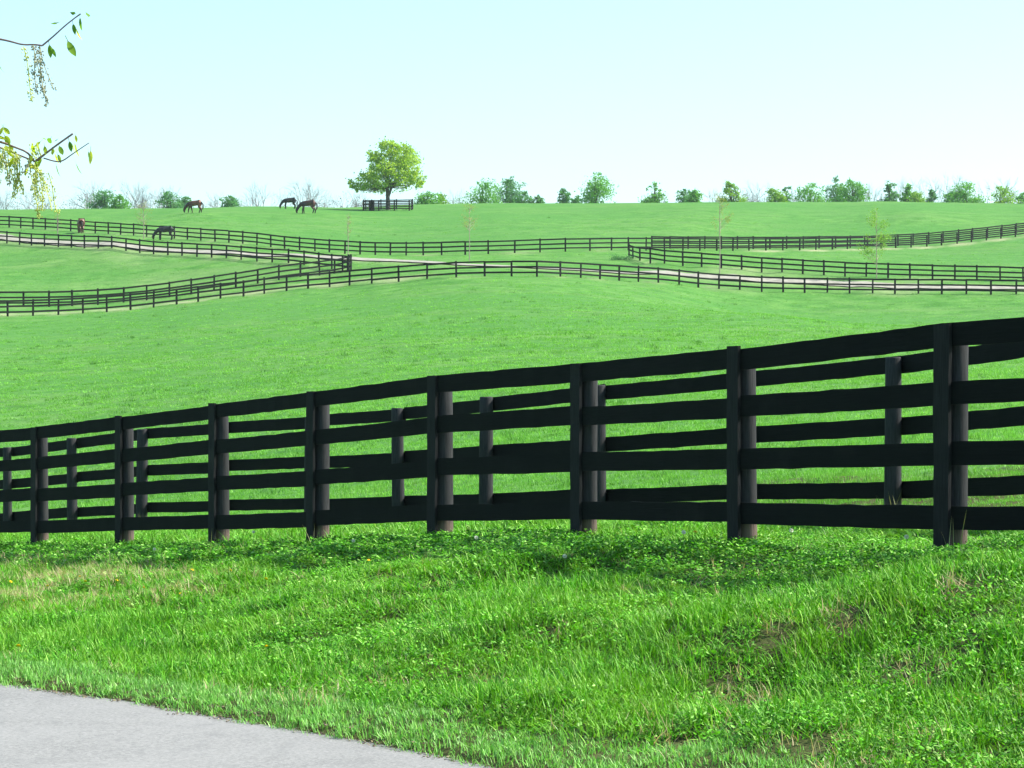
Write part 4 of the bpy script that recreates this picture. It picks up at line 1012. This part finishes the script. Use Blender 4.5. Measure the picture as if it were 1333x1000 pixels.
# dry straw in the bank
x, y = fan(82000, 9.5, 31.0, 1); px = CX+F*x/y
zz = T(x, y); py = HY-F*(zz-EYE)/y
w1 = np.exp(-((px-90)/150)**2-((py-768)/22)**2)*1.9*(vnoise(x*2, y*2, 51) > .3)
w2 = 0.30*bare_f(x, y)+0.012+0.10*smooth((vnoise(x*1.3, y*1.3, 52)-.62)*4)
w3 = 0.05*(fd[0]*0+np.exp(-(poly_dist(x, y, FXY)/.3)**2))
keep = (road_dist(x, y) > .35) & (rng.random(len(x)) < np.maximum(np.maximum(w1, w2), w3)) & (before_front(x, y) > -.4)
pts = np.column_stack([x, y, zz])[keep]; n = keep.sum()
ST = [tuft('straw_tuft', M['straw'], 7, .06, .125, .005, 120+s, .9, 1.2) for s in range(3)]
sv = rng.uniform(.55, 1.15, n)*np.where(w1[keep] > .08, 1.35, 1.0); scatter('dry_grass', 'dry straw-coloured blades among the bank grass', 'grass', pts, rots(n, .25), np.column_stack([sv, sv, sv]), rng.integers(0, 3, n), ST)

# pasture beyond the fences
x, y = fan(158000, 19.0, 330.0, 0)
bb = behind_back(x, y); keep = ((bb > 0.1) | (y > 45)) & (rng.random(len(x)) < np.clip(1.25-np.log(y/19)/np.log(330/19), 0, 1)) & ((y < 150) | (poly_dist(x, y, TR) > 2.2))
x, y, bb = x[keep], y[keep], bb[keep]; n = len(x)
nz = vnoise(x*.8, y*.8, 61); s = np.clip(y/34, .8, 3.2)
M['tussock'] = mat_leaf('tussock', (0.04, 0.15, 0.012), (0.075, 0.23, 0.022), (0.12, 0.28, 0.04), 0.3)
PT = [tuft('pasture_tuft', M['pasture'], 18, .085, .060, .008, 140+q, .9, 1.1, 2) for q in range(4)]+[tuft('tussock_tuft', M['tussock'], 26, .11, .11, .010, 150, .9, 1.1, 2)]
hz = (.55+.9*nz)*np.clip((y/30)**.4, .9, 1.9)*(1+.8*smooth(1-np.abs(bb)/.5))
scatter('pasture_grass', 'short grazed grass of the wide near pasture', 'grass', np.column_stack([x, y, T(x, y)]), rots(n, .1), np.column_stack([s, s, hz]), np.where(rng.random(n) < .025*smooth((vnoise(x*.15, y*.15, 63)-.3)*3), 4, rng.integers(0, 4, n)), PT)

# tall weeds by the near posts
WT = [tuft('weed', M['seed'], 6, .05, .34, .006, 160+s, .25, .5) for s in range(2)]
wp = [(1131, 668, 21.0), (1138, 668, 20.8), (1158, 668, 21.0), (1172, 668, 20.9), (1184, 668, 20.7), (766, 690, 20.9), (757, 690, 20.8), (772, 692, 20.7), (185, 700, 35), (275, 712, 25.2), (412, 708, 23.4), (1242, 712, 16.0)]
q = np.array([((px-CX)/F*d, d) for px, py, d in wp]); n = len(q)
scatter('tall_weeds', 'pale tall weed stalks beside the fence posts', 'weeds', np.column_stack([q[:, 0], q[:, 1], T(q[:, 0], q[:, 1])]), rots(n, .08), np.column_stack([rng.uniform(.7, 1.1, n)]*3), rng.integers(0, 2, n), WT)

# ------------------------------------------------------------------ dandelions
M['dand'] = mat_simple('dandelion_yellow', (0.85, 0.62, 0.02), .7, .1, 30)
M['stem'] = mat_simple('dandelion_stem', (0.16, 0.27, 0.07), .7, .1, 30)
M['clock'] = mat_leaf('dandelion_clock', (.7, .7, .68), (.85, .85, .83), None, .4)
def flower_mesh():
    V = []; Fc = []
    for ring, (r0, z0, nn) in enumerate(((.019, .000, 16), (.013, .006, 12), (.007, .009, 8))):
        for k in range(nn):
            a = 2*math.pi*(k+.5*ring)/nn; c, s = math.cos(a), math.sin(a); w = .0028; n0 = len(V)
            V += [Vector((c*.001-s*w, s*.001+c*w, z0)), Vector((c*.001+s*w, s*.001-c*w, z0)), Vector((c*r0+s*w, s*r0-c*w, z0+.006)), Vector((c*r0-s*w, s*r0+c*w, z0+.006))]; Fc.append((n0, n0+1, n0+2, n0+3))
    return mesh_np('flower', V, Fc, M['dand'])
FLW = flower_mesh()
V = []; Fc = []; r = random.Random(4)
for _ in range(130):
    v_ = Vector((r.gauss(0, 1), r.gauss(0, 1), r.gauss(0, 1))).normalized(); t = v_.orthogonal().normalized()*.0022; n0 = len(V)
    V += [v_*.004-t*.3, v_*.004+t*.3, v_*.019+t*1.6, v_*.019-t*1.6]; Fc.append((n0, n0+1, n0+2, n0+3))
CLK = mesh_np('seed_head', V, Fc, M['clock'])
V = []; Fc = []; tube(V, Fc, [Vector((0, 0, -.11)), Vector((.004, 0, -.05)), Vector((0, 0, 0))], [.0025, .0022, .002], 5)
STM = mesh_np('stem', V, Fc, M['stem'])
dand = [(347, 860, 'lone yellow dandelion low on the bank above the middle of the road edge'), (235, 784, 'yellow dandelion just right of the straw patch, rightmost of the pair'), (187, 781, 'yellow dandelion at the right end of the straw patch, leftmost of the pair'),
        (104, 763, 'yellow dandelion in the straw patch, left of two touching flowers'), (111, 766, 'yellow dandelion in the straw patch, right of two touching flowers'), (250, 755, 'yellow dandelion above and right of the straw patch'),
        (300, 756, 'yellow dandelion just under the fence shadow left of centre'), (346, 768, 'yellow dandelion alone under the fence shadow, above the lowest one'), (24, 858, 'yellow dandelion near the left edge just above the road verge'),
        (14, 767, 'yellow dandelion in the straw patch nearest the left edge'), (152, 764, 'yellow dandelion in the middle of the straw patch'), (62, 776, 'yellow dandelion low in the left half of the straw patch'),
        (480, 745, 'yellow dandelion at the shadow edge left of the picture centre'), (1088, 690, 'yellow dandelion under the bottom rail of the right fence panel'), (905, 705, 'yellow dandelion beside the second post from the right'), (1243, 716, 'yellow dandelion at the foot of the rightmost post'), (30, 792, 'yellow dandelion below the straw patch near the left edge')]
for i, (px, py, lab) in enumerate(dand):
    g = ground_hit(px, py+8); rt_ = empty('dandelion', g); tag(rt_, lab, 'flower', 'dandelions in the bank grass')
    a = link('flower', FLW, rt_); b_ = link('stem', STM, rt_); hh = .105+.03*random.random(); s = random.uniform(.7, 1.0)
    a.location = (0, 0, hh); b_.location = (0, 0, hh); a.scale = (s, s, s); a.rotation_euler = (random.uniform(.1, .7), random.uniform(-.3, .3), random.random()*6)
clk = [(275, 691, 'white seed head at the foot of the third post from the left'), (194, 680, 'white seed head seen through the fence above the bottom rail, left part'), (163, 690, 'white seed head beside the second post from the left'), (201, 725, 'white seed head in the fence shadow above the straw patch'),
       (890, 712, 'white seed head under the fence left of the second post from the right'), (735, 735, 'white seed head in the shadow below the third post from the right'), (620, 712, 'white seed head under the panel at the picture centre'), (330, 703, 'white seed head under the panel right of the third post from the left'),
       (460, 712, 'white seed head in the shade right of the fourth post from the left'), (1030, 706, 'white seed head under the wide panel at right'), (1180, 715, 'white seed head just left of the rightmost post')]
for i, (px, py, lab) in enumerate(clk):
    g = ground_hit(px, py+12); rt_ = empty('dandelion_clock', g); tag(rt_, lab, 'seed head', 'dandelion seed heads by the fence')
    a = link('seed_head', CLK, rt_); b_ = link('stem', STM, rt_); hh = .12+.06*random.random(); a.location = (0, 0, hh); b_.location = (0, 0, hh); b_.scale = (1, 1, 1.6); a.scale = (.8, .8, .8)

# ------------------------------------------------------------------ the hazy spring air
hz_me = bpy.data.meshes.new('haze')
x0, x1, y0, y1, z0, z1 = -6500, 6500, -400, 6500, -8, 62
hz_me.from_pydata([(x0, y0, z0), (x1, y0, z0), (x1, y1, z0), (x0, y1, z0), (x0, y0, z1), (x1, y0, z1), (x1, y1, z1), (x0, y1, z1)], [],
                  [(0, 3, 2, 1), (4, 5, 6, 7), (0, 1, 5, 4), (1, 2, 6, 5), (2, 3, 7, 6), (3, 0, 4, 7)]); hz_me.update()
m, nt, out = newmat('haze')
pv = N(nt, 'ShaderNodeVolumePrincipled'); pv.inputs['Color'].default_value = (0.88, 0.96, 1.0, 1); pv.inputs['Density'].default_value = 0.00009
pv.inputs['Anisotropy'].default_value = 0.3
nt.links.new(pv.outputs[0], out.inputs['Volume']); hz_me.materials.append(m)
hz_o = link('haze', hz_me); tag(hz_o, 'thin pale haze in the air over the far hill', 'haze', kind='stuff')
